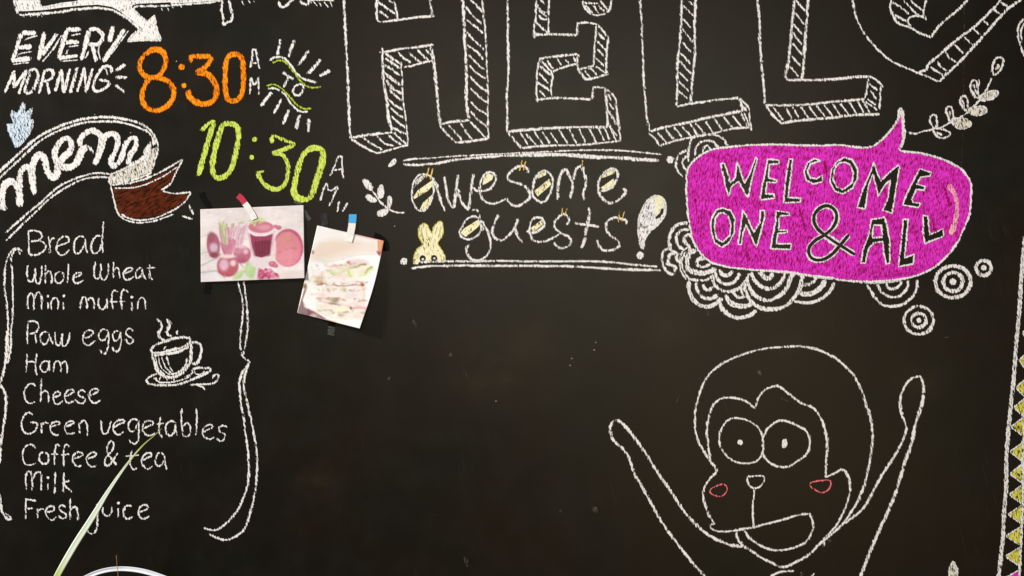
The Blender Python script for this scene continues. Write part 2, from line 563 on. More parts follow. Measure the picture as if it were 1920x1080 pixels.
end('ribbon_tail', ROOT, 'brown ribbon end with a notched white outline')
T(320, 360); ss(3.4, "205,150 265,260/130,270 240,305"); end('tick_marks', ROOT, 'two short white dashes')

G_ = group_part('menu_lettering', 150, 320, 'thick white joined letters reading menu')
T(0, 180)
for p in ("70,1265 30,1240 28,1110 60,1000 120,962 180,995 215,1070 228,1240", "222,1060 235,860 300,800 348,850 368,960 384,1100"): s(11.3, p, 'V')
s(11.3, "365,900 380,740 450,660 500,700 530,830 570,900 620,910 652,820 655,760", 'V')
end('letter', G_)
T(0, 180)
s(11.3, "650,790 710,700 790,620 802,520 755,472 680,520 620,620 640,740 720,800 820,790 890,700 925,610 980,572", 'V'); s(5, "975,565 1015,590 1050,640")
end('letter', G_)
T(0, 180)
s(11.3, "905,560 905,500 950,430 1040,392 1120,430 1150,500 1120,640 1065,770", 'V')
s(11.3, "1150,510 1210,440 1290,430 1330,500 1300,620 1255,720 1270,785 1320,770", 'V')
end('letter', G_)
T(0, 180)
s(9, "1320,775 1370,690 1405,570 1460,485 1525,480 1530,570 1470,660 1440,765", 'V'); s(8, "1450,775 1560,740 1640,660 1690,530")
end('letter', G_)

# ---------------------------------------------------------------- menu list
G_ = group_part('menu_list', 150, 700, 'handwritten white list of breakfast dishes')
def word(txt, tile, strokes, dots=()):
    T(*tile)
    ss(2.8, strokes)
    for (x, y) in dots:
        d(x, y, 2.6)
    end('word', G_, 'white chalk word ' + txt)
word('Bread', (0, 360), "320,440 325,570 330,705/320,440 400,435 460,460 470,510 430,545 340,560/340,560 440,545 510,590 512,640 460,685 400,708 330,702/548,495 560,600 565,695/560,575 590,520 625,525/640,610 700,590 770,560 775,520 730,500 670,530 640,600 640,660 680,710 730,700 780,650/960,510 900,498 850,540 835,620 850,688 900,680 950,600 965,530/960,525 962,610 990,692/1140,500 1090,495 1040,560 1025,640 1060,690 1110,670 1145,580/1167,325 1152,500 1157,692")
word('Whole', (0, 360), "315,820 308,930 340,1012 385,965 402,850/402,850 398,960 430,1032 460,960 475,820/515,820 510,1030/510,935 550,888 580,930 585,1030/770,805 765,1025/830,962 890,945 920,920 890,903 850,920 825,970 850,1025 900,1018 942,990/680,893 632,915 618,975 648,1025 700,1005 722,940 690,897")
word('Wheat', (0, 360), "1075,780 1060,900 1080,975 1122,960 1137,800/1135,900 1140,965 1175,988 1215,920 1225,790/1280,780 1275,972/1280,895 1320,848 1340,890 1350,980/1390,925 1450,900 1492,868 1460,852 1410,880 1388,935 1420,988 1470,978 1512,945/1600,850 1560,860 1530,910 1535,965 1570,962 1605,900/1600,860 1610,930 1642,988/1690,805 1688,960 1727,990/1640,860 1752,850")
word('Mini', (0, 540), "320,245 315,120 350,58 380,110 385,248/385,130 430,48 467,92 470,248/540,155 540,248/582,240 580,165 620,110 657,150 650,240/710,160 716,248", ((540, 93), (722, 88)))
word('muffin', (0, 540), "905,237 915,150 945,100 977,140 980,237/980,150 1020,110 1057,150 1062,242/1115,110 1108,190 1150,240 1190,205 1207,100/1205,130 1210,237/1332,45 1280,28 1260,80 1260,160 1275,242/1230,155 1327,155/1445,47 1390,20 1365,80 1365,170 1382,247/1335,155 1422,150/1485,160 1485,252/1550,240 1560,140 1602,105 1632,140 1642,245", ((1485, 103),))
word('Raw', (0, 540), "308,638 315,380/310,385 380,373 432,410 430,470 390,502 340,517/395,510 412,628/550,500 490,495 455,540 460,600 500,635 545,590 560,510/560,520 572,580 602,632/620,490 625,600 660,647 690,580 702,510/702,510 695,600 720,657 770,590 787,495")
word('eggs', (0, 540), "935,562 1000,550 1050,500 1010,473 960,500 933,562 950,622 1000,645 1077,590/1218,480 1160,463 1113,520 1130,582 1180,582 1215,520/1220,485 1222,620 1190,737 1150,732 1115,690/1352,490 1300,485 1268,540 1290,592 1330,582 1357,510/1357,490 1362,620 1330,712 1290,707 1255,660/1502,490 1460,453 1415,490 1430,530 1492,572 1492,610 1450,627 1405,560")
word('Ham', (0, 540), "305,735 300,947/412,728 403,900 417,987/300,830 405,830/545,820 490,828 458,880 480,942 530,932 550,850/550,815 562,937/605,947 610,860 650,820 680,860 690,945/690,860 735,823 757,870 757,962")
word('Cheese', (0, 720), "405,27 350,-5 300,30 273,100 290,170 330,217 405,197/466,-60 458,205/460,110 510,75 542,110 552,210/600,152 680,120 660,83 610,110 598,160 620,217 665,222 712,182/740,142 800,110 832,75 780,63 740,100 728,160 770,212 830,192/967,90 920,68 883,100 900,140 957,162 942,210 890,212 838,170/1005,132 1080,100 1112,70 1070,53 1020,80 1003,150 1040,207 1085,212 1127,180")
word('Green', (0, 720), "372,345 320,318 265,370 243,450 270,542 340,557 400,520 417,450 400,435 338,433/465,430 470,557/470,470 500,433 547,440/570,482 640,460 682,440 640,423 590,440 568,490 590,552 640,577 667,560/735,482 800,455 837,430 790,418 750,440 728,490 750,547 790,562 842,545/900,557 890,430/895,460 940,408 977,450 987,582")
word('vegetables', (0, 720), "1138,410 1180,562 1252,415/1275,492 1350,450 1402,420 1350,403 1290,440 1273,510 1310,562 1350,567 1397,530/1562,410 1500,393 1448,450 1460,522 1510,527 1550,450/1562,400 1556,620 1520,672 1470,652 1450,625/1615,502 1680,470 1727,440 1680,413 1630,430 1603,510 1650,572 1700,577 1752,545/1806,365 1788,540 1832,602/1750,452 1852,440/1980,440 1930,415 1870,460 1870,540 1910,582 1960,540 1980,450/1975,450 1980,530 2005,587/2045,270 2045,470 2060,587/2060,480 2110,438 2142,490 2130,570 2090,592 2060,570/2210,270 2216,420 2205,577/2285,542 2340,510 2397,480 2360,458 2300,490 2278,550 2320,607 2380,617 2422,590/2557,480 2500,468 2458,500 2480,540 2532,570 2520,622 2480,642 2428,600")
word('Coffee', (0, 720), "407,730 350,678 285,710 253,800 270,882 330,912 402,890/500,758 450,790 443,850 490,897 547,870 545,800 505,760/687,710 640,678 620,760 613,917/580,790 662,790/787,715 750,678 720,730 720,927/680,800 782,785/830,842 932,800 910,768 850,780 818,840 850,912 890,927 927,910/985,842 1082,800 1060,768 1000,790 973,850 1010,922 1050,932 1087,910")
word('&', (0, 720), "1320,917 1210,770 1215,700 1250,643 1282,670 1260,750 1190,830 1178,890 1210,922 1270,860 1327,775")
word('tea', (0, 720), "1481,738 1468,900 1500,962 1547,935/1395,815 1562,800/1600,862 1660,830 1712,800 1680,773 1620,800 1593,870 1630,942 1670,957 1722,920/1850,800 1800,768 1760,820 1753,900 1800,922 1850,850/1856,800 1862,900 1882,967")
word('Milk', (0, 720), "300,1192 288,1070 310,990 345,988 365,1080 365,1192/370,1070 410,998 455,998 467,1080 465,1202/542,1110 540,1197/623,988 617,1232/722,993 712,1234/802,1085 725,1110 740,1150 817,1217", ((540, 1053),))
word('Fresh', (0, 900), "292,208 290,447/278,208 407,235/290,322 372,318/425,310 425,432/430,350 460,323 497,330/525,362 590,350 612,315 570,293 530,320 513,370 550,432 590,452 637,410/747,310 700,278 668,310 690,350 742,382 742,420 700,432 653,395/792,208 790,452/795,340 840,298 872,340 882,452")
word('juice', (0, 900), "1078,272 1112,282/1112,285 1098,420 1082,560 1050,602 1002,592 983,540/1170,290 1158,360 1200,407 1242,390 1262,340 1255,285/1330,310 1330,427/1492,295 1430,288 1393,340 1400,412 1440,437 1497,410/1565,362 1630,340 1667,310 1640,278 1580,300 1558,360 1580,422 1630,437 1682,405", ((1335, 258),))

T(0, 360)
s(3.4, "250,665 190,630 120,680 75,780 55,900 55,1080 75,1230 90,1430 92,1630 90,1780 60,1980 20,2100 -10,2160"); s(3, "232,702 195,640 140,700 125,780 140,900 145,1080 146,1330 130,1530 120,1780 90,1930")
s(4, "80,1560 75,1780 50,2000 -10,2150")
T(0, 720)
s(4.2, "-10,10 45,70 72,200 50,400 20,600 5,750 -2,900"); s(3, "10,0 60,120 62,300")
T(0, 900); s(4, "-5,150 5,260 22,340 92,442 135,430"); s(2.4, "50,370 90,390 130,425")
end('brace', ROOT, 'hand drawn white brace at the left edge')
T(240, 540)
s(2.8, "1235,-80 1255,0 1290,150 1295,280 1275,450 1260,620 1275,720 1300,780 1370,830"); s(3, "1302,-80 1315,0 1335,200 1350,400 1335,560 1305,720 1300,750")
s(3.6, "1370,830 1330,890 1280,960 1255,1080 1270,1280 1300,1460 1330,1680 1355,1880 1360,1980 1355,2160 1330,2280 1260,2450 1170,2580 1080,2670 1000,2720 930,2720 850,2700")
s(3.4, "1360,850 1325,950 1305,1080 1340,1280 1390,1510 1435,1730 1455,1930 1445,2160 1430,2290 1390,2480 1340,2640 1290,2740 1200,2800 1100,2835 1000,2810 915,2765")
s(2.6, "1355,845 1378,835")
end('brace', ROOT, 'hand drawn white brace right of the dish list')

# ---------------------------------------------------------------- coffee cup
G_ = group_part('coffee_cup_drawing', 335, 660, 'steaming cup on a saucer drawn in white')
T(240, 540)
s(4.4, "315,335 370,400 380,450 350,500 360,560 430,600"); s(4.4, "425,350 470,400 440,500 460,530 495,535"); s(2.6, "570,465 550,500 560,525")
end('steam', G_)
T(240, 540)
c(4.2, "260,700 300,650 420,600 560,560 680,560 700,600 640,650 520,690 400,720 290,730"); s(4.4, "290,760 420,740 560,720 690,650"); s(3, "330,640 440,585 600,550 690,565")
s(5, "270,730 300,850 350,960 430,1000 510,1000 600,960 680,870 708,780 708,620"); s(3.6, "660,790 650,870 570,950 470,975")
ss(2.2, "340,770 380,900 470,980/380,770 420,880 490,960/430,770 470,880 510,950/310,780 340,900 420,985"); s(2, "390,700 430,650")
end('cup', G_)
T(240, 540); s(4.6, "700,620 770,612 820,650 820,750 780,840 720,855"); end('cup_handle', G_)
T(240, 540)
s(3.6, "340,960 260,990 210,1035 250,1080 340,1092 500,1092 640,1062 760,1012 880,960 930,915 880,900 740,910 720,960 640,1010"); s(2.2, "290,1010 350,1055 480,1060 620,1030 700,1000")
ss(2, "310,1000 330,1040/370,990 355,1040/430,1000 450,1040/520,1010 510,1050/740,920 770,970 840,960 860,930")
s(2.8, "950,1020 970,980 1015,970 1010,1030 950,1075 820,1082 700,1088"); s(2.8, "770,1095 830,1110 880,1150"); s(3, "240,1082 400,1094 560,1090")
end('saucer', G_)
# ---------------------------------------------------------------- big outlined HELLO
G_ = group_part('hello_lettering', 1280, 130, 'large outlined block capitals with hatched sides reading HELLO')
T(640, 0)
s(4.2, "28,-10 40,200 55,500 75,900 80,1100 88,1300 100,1490 105,1560")
s(4.4, "400,-10 400,200 418,248"); s(3.8, "415,248 560,235 640,225 850,195 1060,180"); s(3, "590,-10 630,170 635,222"); s(4, "1000,-10 1010,100 1025,180")
ss(3.2, "415,20 520,100 610,160/425,120 540,205/530,8 590,32")
s(3.8, "430,592 560,570 700,545 850,530 1040,503"); s(4.4, "465,530 465,700 475,900 490,1010 515,1130 530,1320 578,1482"); s(2.8, "670,690 685,900 690,1080 705,1200 735,1440 748,1630")
s(3.6, "700,760 800,740 900,710 1040,680"); s(4.4, "1010,525 1042,700 1080,1080 1090,1200 1110,1400")
ss(3.6, "490,600 590,670 690,740/490,655 660,770/490,735 580,790 660,850/490,820 670,960/500,900 590,1000 680,1060/640,590 710,660 790,710/760,590 820,650 890,700/860,560 900,610 990,680/950,560 1010,620")
ss(3.6, "500,850 665,960/520,920 560,990 690,1050/540,1010 640,1100 690,1140/540,1120 610,1190 700,1240/550,1210 640,1290 710,1330/565,1310 640,1380 725,1440/580,1430 660,1480 740,1510")
s(4, "110,1550 300,1520 580,1490"); s(3.6, "100,1560 250,1650 400,1720 470,1710 600,1670 752,1628")
ss(3.4, "240,1550 330,1610 470,1690/400,1530 480,1610 590,1640/530,1520 600,1580 680,1630/590,1490 740,1630")
s(4.8, "1360,-10 1375,150 1385,400 1400,650 1408,850 1408,1080 1420,1270 1440,1340"); s(3, "1580,-10 1605,200 1625,450 1640,800 1650,1080 1648,1300 1650,1570")
ss(3.2, "1450,-5 1520,60 1590,140/1390,70 1480,180 1580,270/1410,220 1520,310 1600,380/1410,360 1500,460 1610,560/1410,500 1530,590 1600,670/1430,610 1530,720 1610,780/1440,730 1520,820 1630,890/1450,860 1540,960 1640,1030/1450,990 1540,1080 1640,1160/1450,1140 1540,1230 1640,1290/1450,1250 1550,1360 1640,1430")
s(3.8, "1110,1400 1250,1370 1450,1355"); s(3.4, "1100,1410 1200,1520 1300,1608"); s(4, "1300,1605 1450,1590 1655,1560")
ss(3.2, "1205,1400 1290,1500 1360,1580/1340,1380 1400,1480 1480,1580/1450,1370 1540,1460 1640,1570")
end('letter', G_)
T(940, 0)
s(3.8, "65,-10 75,200 70,400 80,600 75,900 62,1050 66,1340 62,1500")
s(3.6, "395,-10 385,200 372,300 370,440"); s(3.2, "535,-10 530,200 530,385")
ss(3.2, "440,0 500,60/420,90 480,140 530,130/400,50 430,120 510,190/420,160 450,210 520,220/380,240 440,300 520,370/380,372 430,390")
s(3.8, "370,400 520,386 700,390 850,395"); ss(3.6, "855,405 850,268/850,263 950,255 1090,275/1085,280 1200,420/1070,290 1045,550 1040,740/1205,420 1185,600 1180,835")
ss(3.8, "1040,740 950,762 870,790/870,790 910,845 960,890 1080,870 1205,832/860,610 855,720 875,800/420,665 600,635 860,612/850,720 700,755 570,810")
ss(3.4, "425,670 400,850 395,1000 405,1150/560,800 575,880 558,990 570,1100/440,680 570,815/505,680 590,780/630,660 680,740/710,670 760,710/430,740 560,850/420,820 530,940/400,920 550,1020/430,1020 500,1090/800,640 850,700")
ss(3, "1090,370 1160,450/1075,460 1180,570/1075,550 1160,640/1060,650 1160,750/1060,740 1180,830/930,790 1000,870/1010,770 1080,850/960,770 1040,780")
ss(3.4, "915,0 930,70 1010,160/1010,160 1090,172 1210,120 1235,-10/925,35 1090,40/940,60 1030,150/1030,60 1100,150/1100,0 1200,110/1090,60 1160,130")
s(4, "400,1122 550,1105 750,1105 1020,1120"); ss(3.6, "1020,1120 1030,980/1030,980 1170,990/1175,1000 1250,1060 1300,1140"); s(4.2, "1165,990 1185,1190 1200,1430"); s(4, "1290,1140 1310,1340 1330,1490 1338,1580")
s(4.6, "70,1482 300,1460 600,1440 900,1430 1200,1430"); s(3.6, "70,1490 150,1580 230,1672"); s(3.6, "230,1665 500,1640 900,1630 1340,1585")
ss(2.9, "210,1490 300,1630/270,1500 390,1625/370,1480 470,1625/460,1480 550,1620/550,1490 640,1620/640,1450 750,1620/760,1440 850,1620/870,1440 950,1610/980,1430 1070,1610/1090,1440 1160,1590/1160,1440 1220,1580/1210,1400 1290,1580/1200,1040 1230,1130/1210,1160 1270,1240/1200,1240 1230,1280 1290,1400/1230,1310 1320,1420/1210,1400 1300,1530")
end('letter', G_)
T(1180, 0)
s(3.4, "120,-10 140,300 150,600 160,850 172,1050 190,1270 225,1480")
s(4, "590,-10 585,200 570,450 545,700 540,900 535,1080 530,1200"); s(4.2, "745,-10 735,300 735,600 710,900 700,1040 690,1170")
ss(2.9, "650,0 720,60/600,60 720,180/590,200 700,320/590,320 720,480/590,470 695,590/570,590 690,720/560,680 700,840/550,800 670,920/550,910 670,1030/550,1020 670,1120")
s(3.8, "530,1200 700,1165 950,1130 1235,1100"); s(4, "1235,1100 1260,1170 1270,1260"); s(3.4, "1240,1105 1350,1210"); s(3, "1350,1210 1350,1320 1375,1470")
s(4.4, "225,1482 400,1430 650,1380 900,1320 1260,1250"); s(4, "220,1500 290,1560 340,1640"); s(3.6, "340,1640 500,1590 700,1545 900,1510 1150,1450 1350,1430")
ss(3.2, "315,1490 420,1610/400,1450 500,1570/500,1430 600,1550/590,1420 700,1540/680,1380 770,1530/740,1380 850,1510/850,1360 940,1490/960,1330 1050,1480/1060,1310 1160,1440/1160,1300 1260,1430/1260,1270 1330,1430/1250,1180 1320,1250/1290,1270 1350,1430")
end('letter', G_)
T(1180, 0)
s(4, "1440,-10 1460,200 1470,500 1500,850 1520,1050 1520,1170")
T(1400, 0)
s(4.4, "540,-10 510,250 490,500 460,750 435,860 460,905"); s(4.4, "690,-10 670,300 650,550 635,800 610,890")
ss(3.1, "550,0 660,130/530,130 650,280/510,260 630,390/505,350 620,510/510,480 620,620/490,610 610,750/480,740 590,870")
s(4, "460,905 600,900 800,900 1000,890 1200,870 1370,862"); s(3.4, "1370,855 1460,900 1540,980"); s(3.2, "1365,880 1350,1020 1325,1120"); s(3.2, "1510,950 1490,1250")
T()
s(4.2, "1433,197 1500,197 1560,191 1622,186"); s(3.8, "1435,198 1450,217 1467,233"); s(4.2, "1466,231 1500,226 1560,221 1600,216 1650,214")
ss(3, "1449,200 1469,226/1471,199 1485,222/1485,198 1498,222/1500,198 1517,223/1515,198 1533,222/1530,197 1548,221/1545,196 1562,220/1560,194 1577,219/1575,193 1592,217/1592,191 1607,215/1607,190 1620,213/1617,187 1632,214/1629,157 1647,170/1630,167 1638,178/1625,185 1643,197/1622,190 1645,207/1635,175 1643,187")
end('letter', G_)
T(1600, 0)
s(3.4, "-8,-20 20,150 100,340 220,500 340,620 430,690 560,750 710,812 850,870 960,922"); s(4, "960,925 1050,830 1200,690 1350,530 1500,360 1650,190 1750,90 1900,-10")
s(4.4, "730,820 820,780 840,730 1000,590 1200,420 1350,310 1450,220 1580,90 1660,-5")
ss(3.2, "860,750 1010,850/940,680 980,750 1060,800/1030,580 1090,660 1160,700/1120,490 1240,600/1240,410 1350,520/1340,320 1430,390/1460,230 1540,300/1580,110 1680,190/1650,20 1740,80")
s(4.2, "1290,-10 1200,90 1080,190 950,310 875,420"); s(4, "875,420 740,370 640,310 500,260 440,160 415,80 430,-5")
ss(3.3, "440,20 540,90 630,165/450,160 600,240/560,0 660,110 740,180/640,0 700,60 780,120/820,-5 790,100 790,170 825,225/820,220 770,185 650,190 610,240 650,300")
T(); s(3.4, "1921,32 1910,48 1908,66 1914,88 1921,106"); s(2.6, "1921,42 1914,60 1917,80")
end('letter', G_)

# ---------------------------------------------------------------- twigs
T(1600, 100)
s(3, "615,890 680,905 780,880 890,855 985,835 1090,775 1210,715 1290,660 1345,600 1420,525 1480,435 1515,370 1560,270")
G_ = end('twig_drawing', ROOT, 'white twig with paired leaves below the last big letter')
def leaf(fn):
    T(1600, 100); fn(); end('leaf', G_)
leaf(lambda: c(3.6, "900,690 860,740 880,810 915,850 940,790 930,720"))
leaf(lambda: (c(3.4, "900,850 940,930 1010,955 1090,910 1050,870 960,850"), s(4, "930,890 1000,920")))
leaf(lambda: (c(3.6, "1080,600 1042,640 1070,720 1100,770 1120,690 1108,620"), s(2.6, "1075,640 1095,720")))
leaf(lambda: (f("1110,760 1170,730 1270,740 1325,800 1270,840 1190,850 1130,810", 'w', True), c(2.8, "1110,760 1170,730 1270,740 1325,800 1270,840 1190,850 1130,810")))
leaf(lambda: (c(3.6, "1240,480 1202,520 1220,590 1270,640 1285,560 1275,500"), s(2.4, "1225,520 1250,600")))
leaf(lambda: (f("1280,640 1350,610 1450,600 1500,630 1470,680 1390,700 1320,680", 'w', True), c(3, "1280,640 1350,610 1450,600 1500,630 1470,680 1390,700 1320,680")))
leaf(lambda: (c(3.6, "1350,300 1315,370 1340,440 1400,500 1395,420 1390,330"), s(3, "1410,290 1420,320 1400,380"), s(3, "1345,340 1375,440")))
leaf(lambda: (f("1410,500 1480,450 1580,420 1625,440 1600,490 1510,525 1430,530", 'w', True), c(3.2, "1410,500 1480,450 1580,420 1625,440 1600,490 1510,525 1430,530")))
leaf(lambda: (c(3.6, "1640,45 1590,80 1565,150 1580,240 1640,200 1680,130 1685,70"), s(7, "1645,120 1605,190", 'w')))
T(660, 280)
s(3, "225,450 300,570 370,640 410,670 500,710 600,712")
G_ = end('twig_drawing', ROOT, 'small white twig left of the word awesome')
for p in ("125,345 160,340 220,400 228,455 180,450 140,400", "300,548 290,480 330,400 355,440 342,540", "160,515 220,525 275,585 220,592 180,570", "412,655 400,580 420,525 445,560 440,620 424,660", "285,715 340,680 405,678 395,720 310,755"):
    T(660, 280); f(p, 'V', True); c(1.8, p); end('leaf', G_)

# ---------------------------------------------------------------- awesome guests
T(660, 280)
f("405,192 440,195 497,150 490,105 460,112 430,150", 'V', True)
s(2.8, "565,130 700,108 900,98 1100,82 1300,72 1600,55 1900,42 2100,33 2400,18 2700,8 3000,14 3300,38 3490,60")
s(4, "570,172 750,175 950,160 1150,120 1300,103 1500,85 1800,68")
s(6, "1750,66 2100,62 2400,62 2700,85 3000,95 3250,115 3450,124")
d(3580, 118, 7)
end('rule_lines', ROOT, 'double white rule with end dots above awesome guests')
T(720, 380)
d(225, 660, 6.5)
s(3.6, "400,672 700,660 1000,660 1300,655 1680,660 2080,660 2480,665 2780,695 3080,720"); s(3.8, "305,737 500,715 700,710 1200,710 1680,712 2080,716 2480,740 2780,755 3110,760")
end('rule_lines', ROOT, 'double white rule below awesome guests')
G_ = group_part('awesome_lettering', 970, 345, 'thin white letters with pale yellow stripes reading awesome')
T(660, 280)
c(3.3, "790,280 720,320 680,420 680,560 740,680 820,682 890,580 922,420 890,310"); s(4.6, "890,310 950,420 1000,580 1050,690"); s(2.6, "900,320 980,422")
f("690,540 740,460 900,350 922,395 850,470 700,560", 'Y'); f("760,680 800,600 912,500 885,600 820,690", 'Y'); f("700,430 715,350 790,290 832,290 800,340", 'w')
ss(2.3, "870,200 830,340/910,210 880,350", 'T', 0.0011); end('letter', G_)
T(660, 280)
s(3.8, "1040,300 1060,450 1090,600 1145,668"); s(4.4, "1145,668 1165,520 1195,280"); s(4.2, "1190,440 1230,580 1310,690"); s(4.2, "1312,680 1345,430 1365,270"); end('letter', G_)
T(660, 280)
s(3.6, "1360,420 1400,465 1530,455 1590,400 1620,320 1570,258 1500,280 1450,370 1438,480 1480,570 1560,610 1640,600 1740,550"); f("1470,400 1480,320 1530,270 1590,290 1580,340 1500,390", 'Y'); end('letter', G_)
T(960, 280)
s(4, "-60,550 -20,610 60,640 150,592 192,560 195,480 140,410 60,382 -40,345 -52,310 -10,250 60,200 120,188 160,200 185,270"); ss(2.5, "115,115 80,250/155,130 125,245", 'T', 0.0011)
end('letter', G_)
T(960, 280)
c(4, "350,240 400,250 450,310 455,400 420,510 360,590 290,580 235,520 235,430 260,330"); f("250,470 420,330 440,400 290,530", 'Y'); f("300,300 340,250 390,260 380,290 290,330", 'Y'); end('letter', G_)
T(960, 280)
s(4.6, "510,565 515,450 540,310 598,228 640,290 672,350 680,420 652,555"); s(4.4, "690,350 720,230 775,190 805,250 832,380 800,500 812,575"); s(2.8, "795,115 790,210", 'T', 0.0011); end('letter', G_)
T(960, 280)
s(4.4, "1000,470 1080,450 1150,390 1190,280 1150,220 1070,240 990,330 970,440 1000,530 1080,600 1170,588 1260,510 1272,455 1240,450"); f("1010,320 1070,240 1160,220 1150,270 1030,320", 'Y'); f("1000,430 1140,330 1162,390 1140,440 1030,480", 'Y'); end('letter', G_)
G_ = group_part('guests_lettering', 1020, 430, 'thin white letters with pale yellow stripes reading guests!')
T(720, 380)
s(3.2, "970,95 1040,82 1072,130 1085,190"); c(3.4, "1070,190 1000,155 930,190 880,270 850,340 900,400 980,410 1060,360 1090,300"); f("860,340 900,290 1060,190 1092,230 1050,280 920,385", 'Y')
s(3.8, "1085,190 1150,290 1190,400 1195,520 1150,600 1080,645 1000,640 940,580 920,520 955,470"); s(3.2, "1110,200 1122,310"); end('letter', G_)
T(720, 380); s(4, "1290,130 1250,210 1220,310 1250,400 1320,425 1400,370 1470,280 1510,180"); s(3.8, "1470,280 1500,370 1560,450"); end('letter', G_)
T(720, 380); s(3.8, "1650,345 1750,310 1800,250 1790,190 1730,163 1670,190 1640,280 1640,340 1680,420 1780,440 1880,408 1970,350"); f("1650,285 1780,190 1790,240 1680,330", 'Y'); s(2.5, "1590,335 1640,310"); end('letter', G_)
T(1000, 380); s(3.8, "375,255 402,190 350,130 290,160 238,230 250,290 310,340 390,380 427,430 390,490 310,512 260,480 233,450"); ss(2.2, "335,45 320,130/380,60 350,170", 'T', 0.0011); end('letter', G_)
T(1000, 380); s(5, "620,60 630,140 600,280 580,400 545,510"); s(4, "455,235 560,245 740,270"); end('letter', G_)
T(1000, 380); s(4.2, "1050,240 1040,200 980,180 900,170 830,220 820,290 870,370 940,420 967,480 900,527 800,537 740,490 715,420"); ss(2.4, "970,90 955,230/1030,85 990,220", 'T', 0.0011); end('letter', G_)
T(1000, 380)
f("1360,-75 1440,-60 1490,20 1480,140 1400,250 1320,320 1260,400 1235,520 1210,510 1180,330 1185,180 1240,40 1300,-40", 'L', True, holes=["1450,60 1465,110 1430,150 1390,185 1370,170 1420,120"])
f("1370,-65 1440,-50 1462,20 1440,60 1415,110 1375,150 1385,60", 'Y', True, lv=0.0006)
c(2.8, "1360,-75 1440,-60 1490,20 1480,140 1400,250 1320,320 1260,400 1235,520 1210,510 1180,330 1185,180 1240,40 1300,-40")
d(1200, 595, 7); end('exclamation_mark', G_)

T(720, 380)
ear = "330,690 332,600 370,520 430,472 400,400 380,330 400,260 440,232 490,250 520,310 537,350 560,270 610,215 650,215 670,290 655,380 612,440 605,465 650,530 690,600 692,652 400,662 380,695"
def ring(x, y, r, n=12):
    return " ".join("%.0f,%.0f" % (x + r * math.cos(2 * math.pi * i / n), y + r * 1.05 * math.sin(2 * math.pi * i / n)) for i in range(n))
f(ear, 'Y', False, holes=[ring(435, 628, 36), ring(563, 626, 36), "430,320 440,420 455,470 445,400"])
s(2, "332,690 335,600 370,520 430,472 400,400 382,330 402,260 440,232 488,250 520,310 537,350", 'y'); s(2, "537,350 560,270 610,215 650,215 670,290 655,380 612,440 605,465 650,530 690,600", 'y')
ss(1.4, "430,260 420,340 445,450/470,300 490,400/600,260 570,360/640,260 620,380/380,560 370,640", 'y')
d(437, 636, 2.2); d(566, 628, 2.2)
end('rabbit_drawing', ROOT, 'pale yellow rabbit peeking over the lower rule')

# ---------------------------------------------------------------- speech bubble
G_ = group_part('speech_bubble', 1555, 390, 'magenta speech bubble reading WELCOME ONE & ALL')
BUB = "1363,276 1333,281 1312,292 1297,305 1288,323 1287,348 1288,382 1292,417 1298,447 1310,470 1330,490 1357,499 1382,503 1423,507 1473,510 1523,517 1560,521 1573,525 1623,528 1657,527 1690,523 1723,515 1753,500 1777,478 1795,453 1810,422 1818,400 1820,373 1821,348 1813,330 1797,313 1765,298 1732,288 1690,283 1686,279 1692,272 1693,255 1692,230 1690,204 1683,225 1662,253 1643,270 1630,276 1607,276 1573,272 1540,273 1490,272 1457,271 1407,272"
T()
f(BUB, 'M', True)
for i in range(130):
    a = RNG.uniform(0, 6.283); r = RNG.uniform(0.2, 0.93) ** 0.5
    x, y = 1555 + 255 * r * math.cos(a), 400 + 112 * r * math.sin(a)
    L_ = RNG.uniform(4, 22)
    s(RNG.uniform(1.2, 3.4), np.array([[x, y], [x + L_ * RNG.uniform(-0.3, 0.5), y + L_]]), 'm', 0.00055)
for (x, y, L_, w_) in ((1360, 300, 30, 12), (1330, 395, 46, 10), (1420, 420, 30, 9), (1480, 290, 20, 12), (1545, 300, 24, 14), (1655, 345, 40, 10), (1560, 405, 36, 12), (1690, 420, 44, 12), (1770, 350, 40, 11), (1745, 405, 46, 9), (1400, 470, 20, 12), (1620, 500, 12, 16), (1500, 395, 40, 9), (1655, 262, 14, 10), (1790, 430, 26, 9), (1450, 350, 30, 7)):
    s(w_ * 0.45, np.array([[x, y], [x + L_ * 0.15, y + L_ * 0.5], [x + L_ * 0.25, y + L_]]), 'm', 0.00055)
for p in ("1300,352 1303,375 1306,400 1307,418", "1664,516 1690,513 1716,508", "1640,520 1680,517 1720,511", "1460,512 1500,516 1550,521"):
    s(2, p, 'm', 0.00055)
end('bubble_fill', G_)
T()
c(3.6, BUB, 'V'); s(3.4, "1646,268 1664,252 1684,224 1690,206", 'V'); s(4.2, "1691,208 1694,232 1695,256 1686,278", 'V'); s(3, "1692,235 1694,262 1686,280"); s(3.4, "1430,508 1480,512 1530,519 1590,526 1640,530 1690,526"); s(2.6, "1720,286 1765,299 1797,315")
end('bubble_outline', G_)
T(1540, 240); s(9, "1425,635 1500,750 1525,900 1505,1060 1450,1200", 'P', 0.0007); s(4, "1490,760 1522,900 1508,1020", 'P'); end('highlight_stroke', G_)
def cut(tile, outer, inner=None):
    T(*tile)
    f(outer, 'Z', False, holes=[inner] if inner else (), lv=0.00075)
    lc(2.8, outer, 'V', 0.00095)
    if inner:
        lc(2.8, inner, 'V', 0.00095)
    end('letter', G_)
t1, t2, t3, t4 = (1240, 240), (1540, 240), (1240, 400), (1540, 400)
cut(t1, "665,400 710,400 745,510 775,615 830,560 850,370 885,470 935,620 990,520 1060,330 1080,350 1040,480 990,700 975,780 940,740 870,600 790,660 755,770 720,650 690,510")
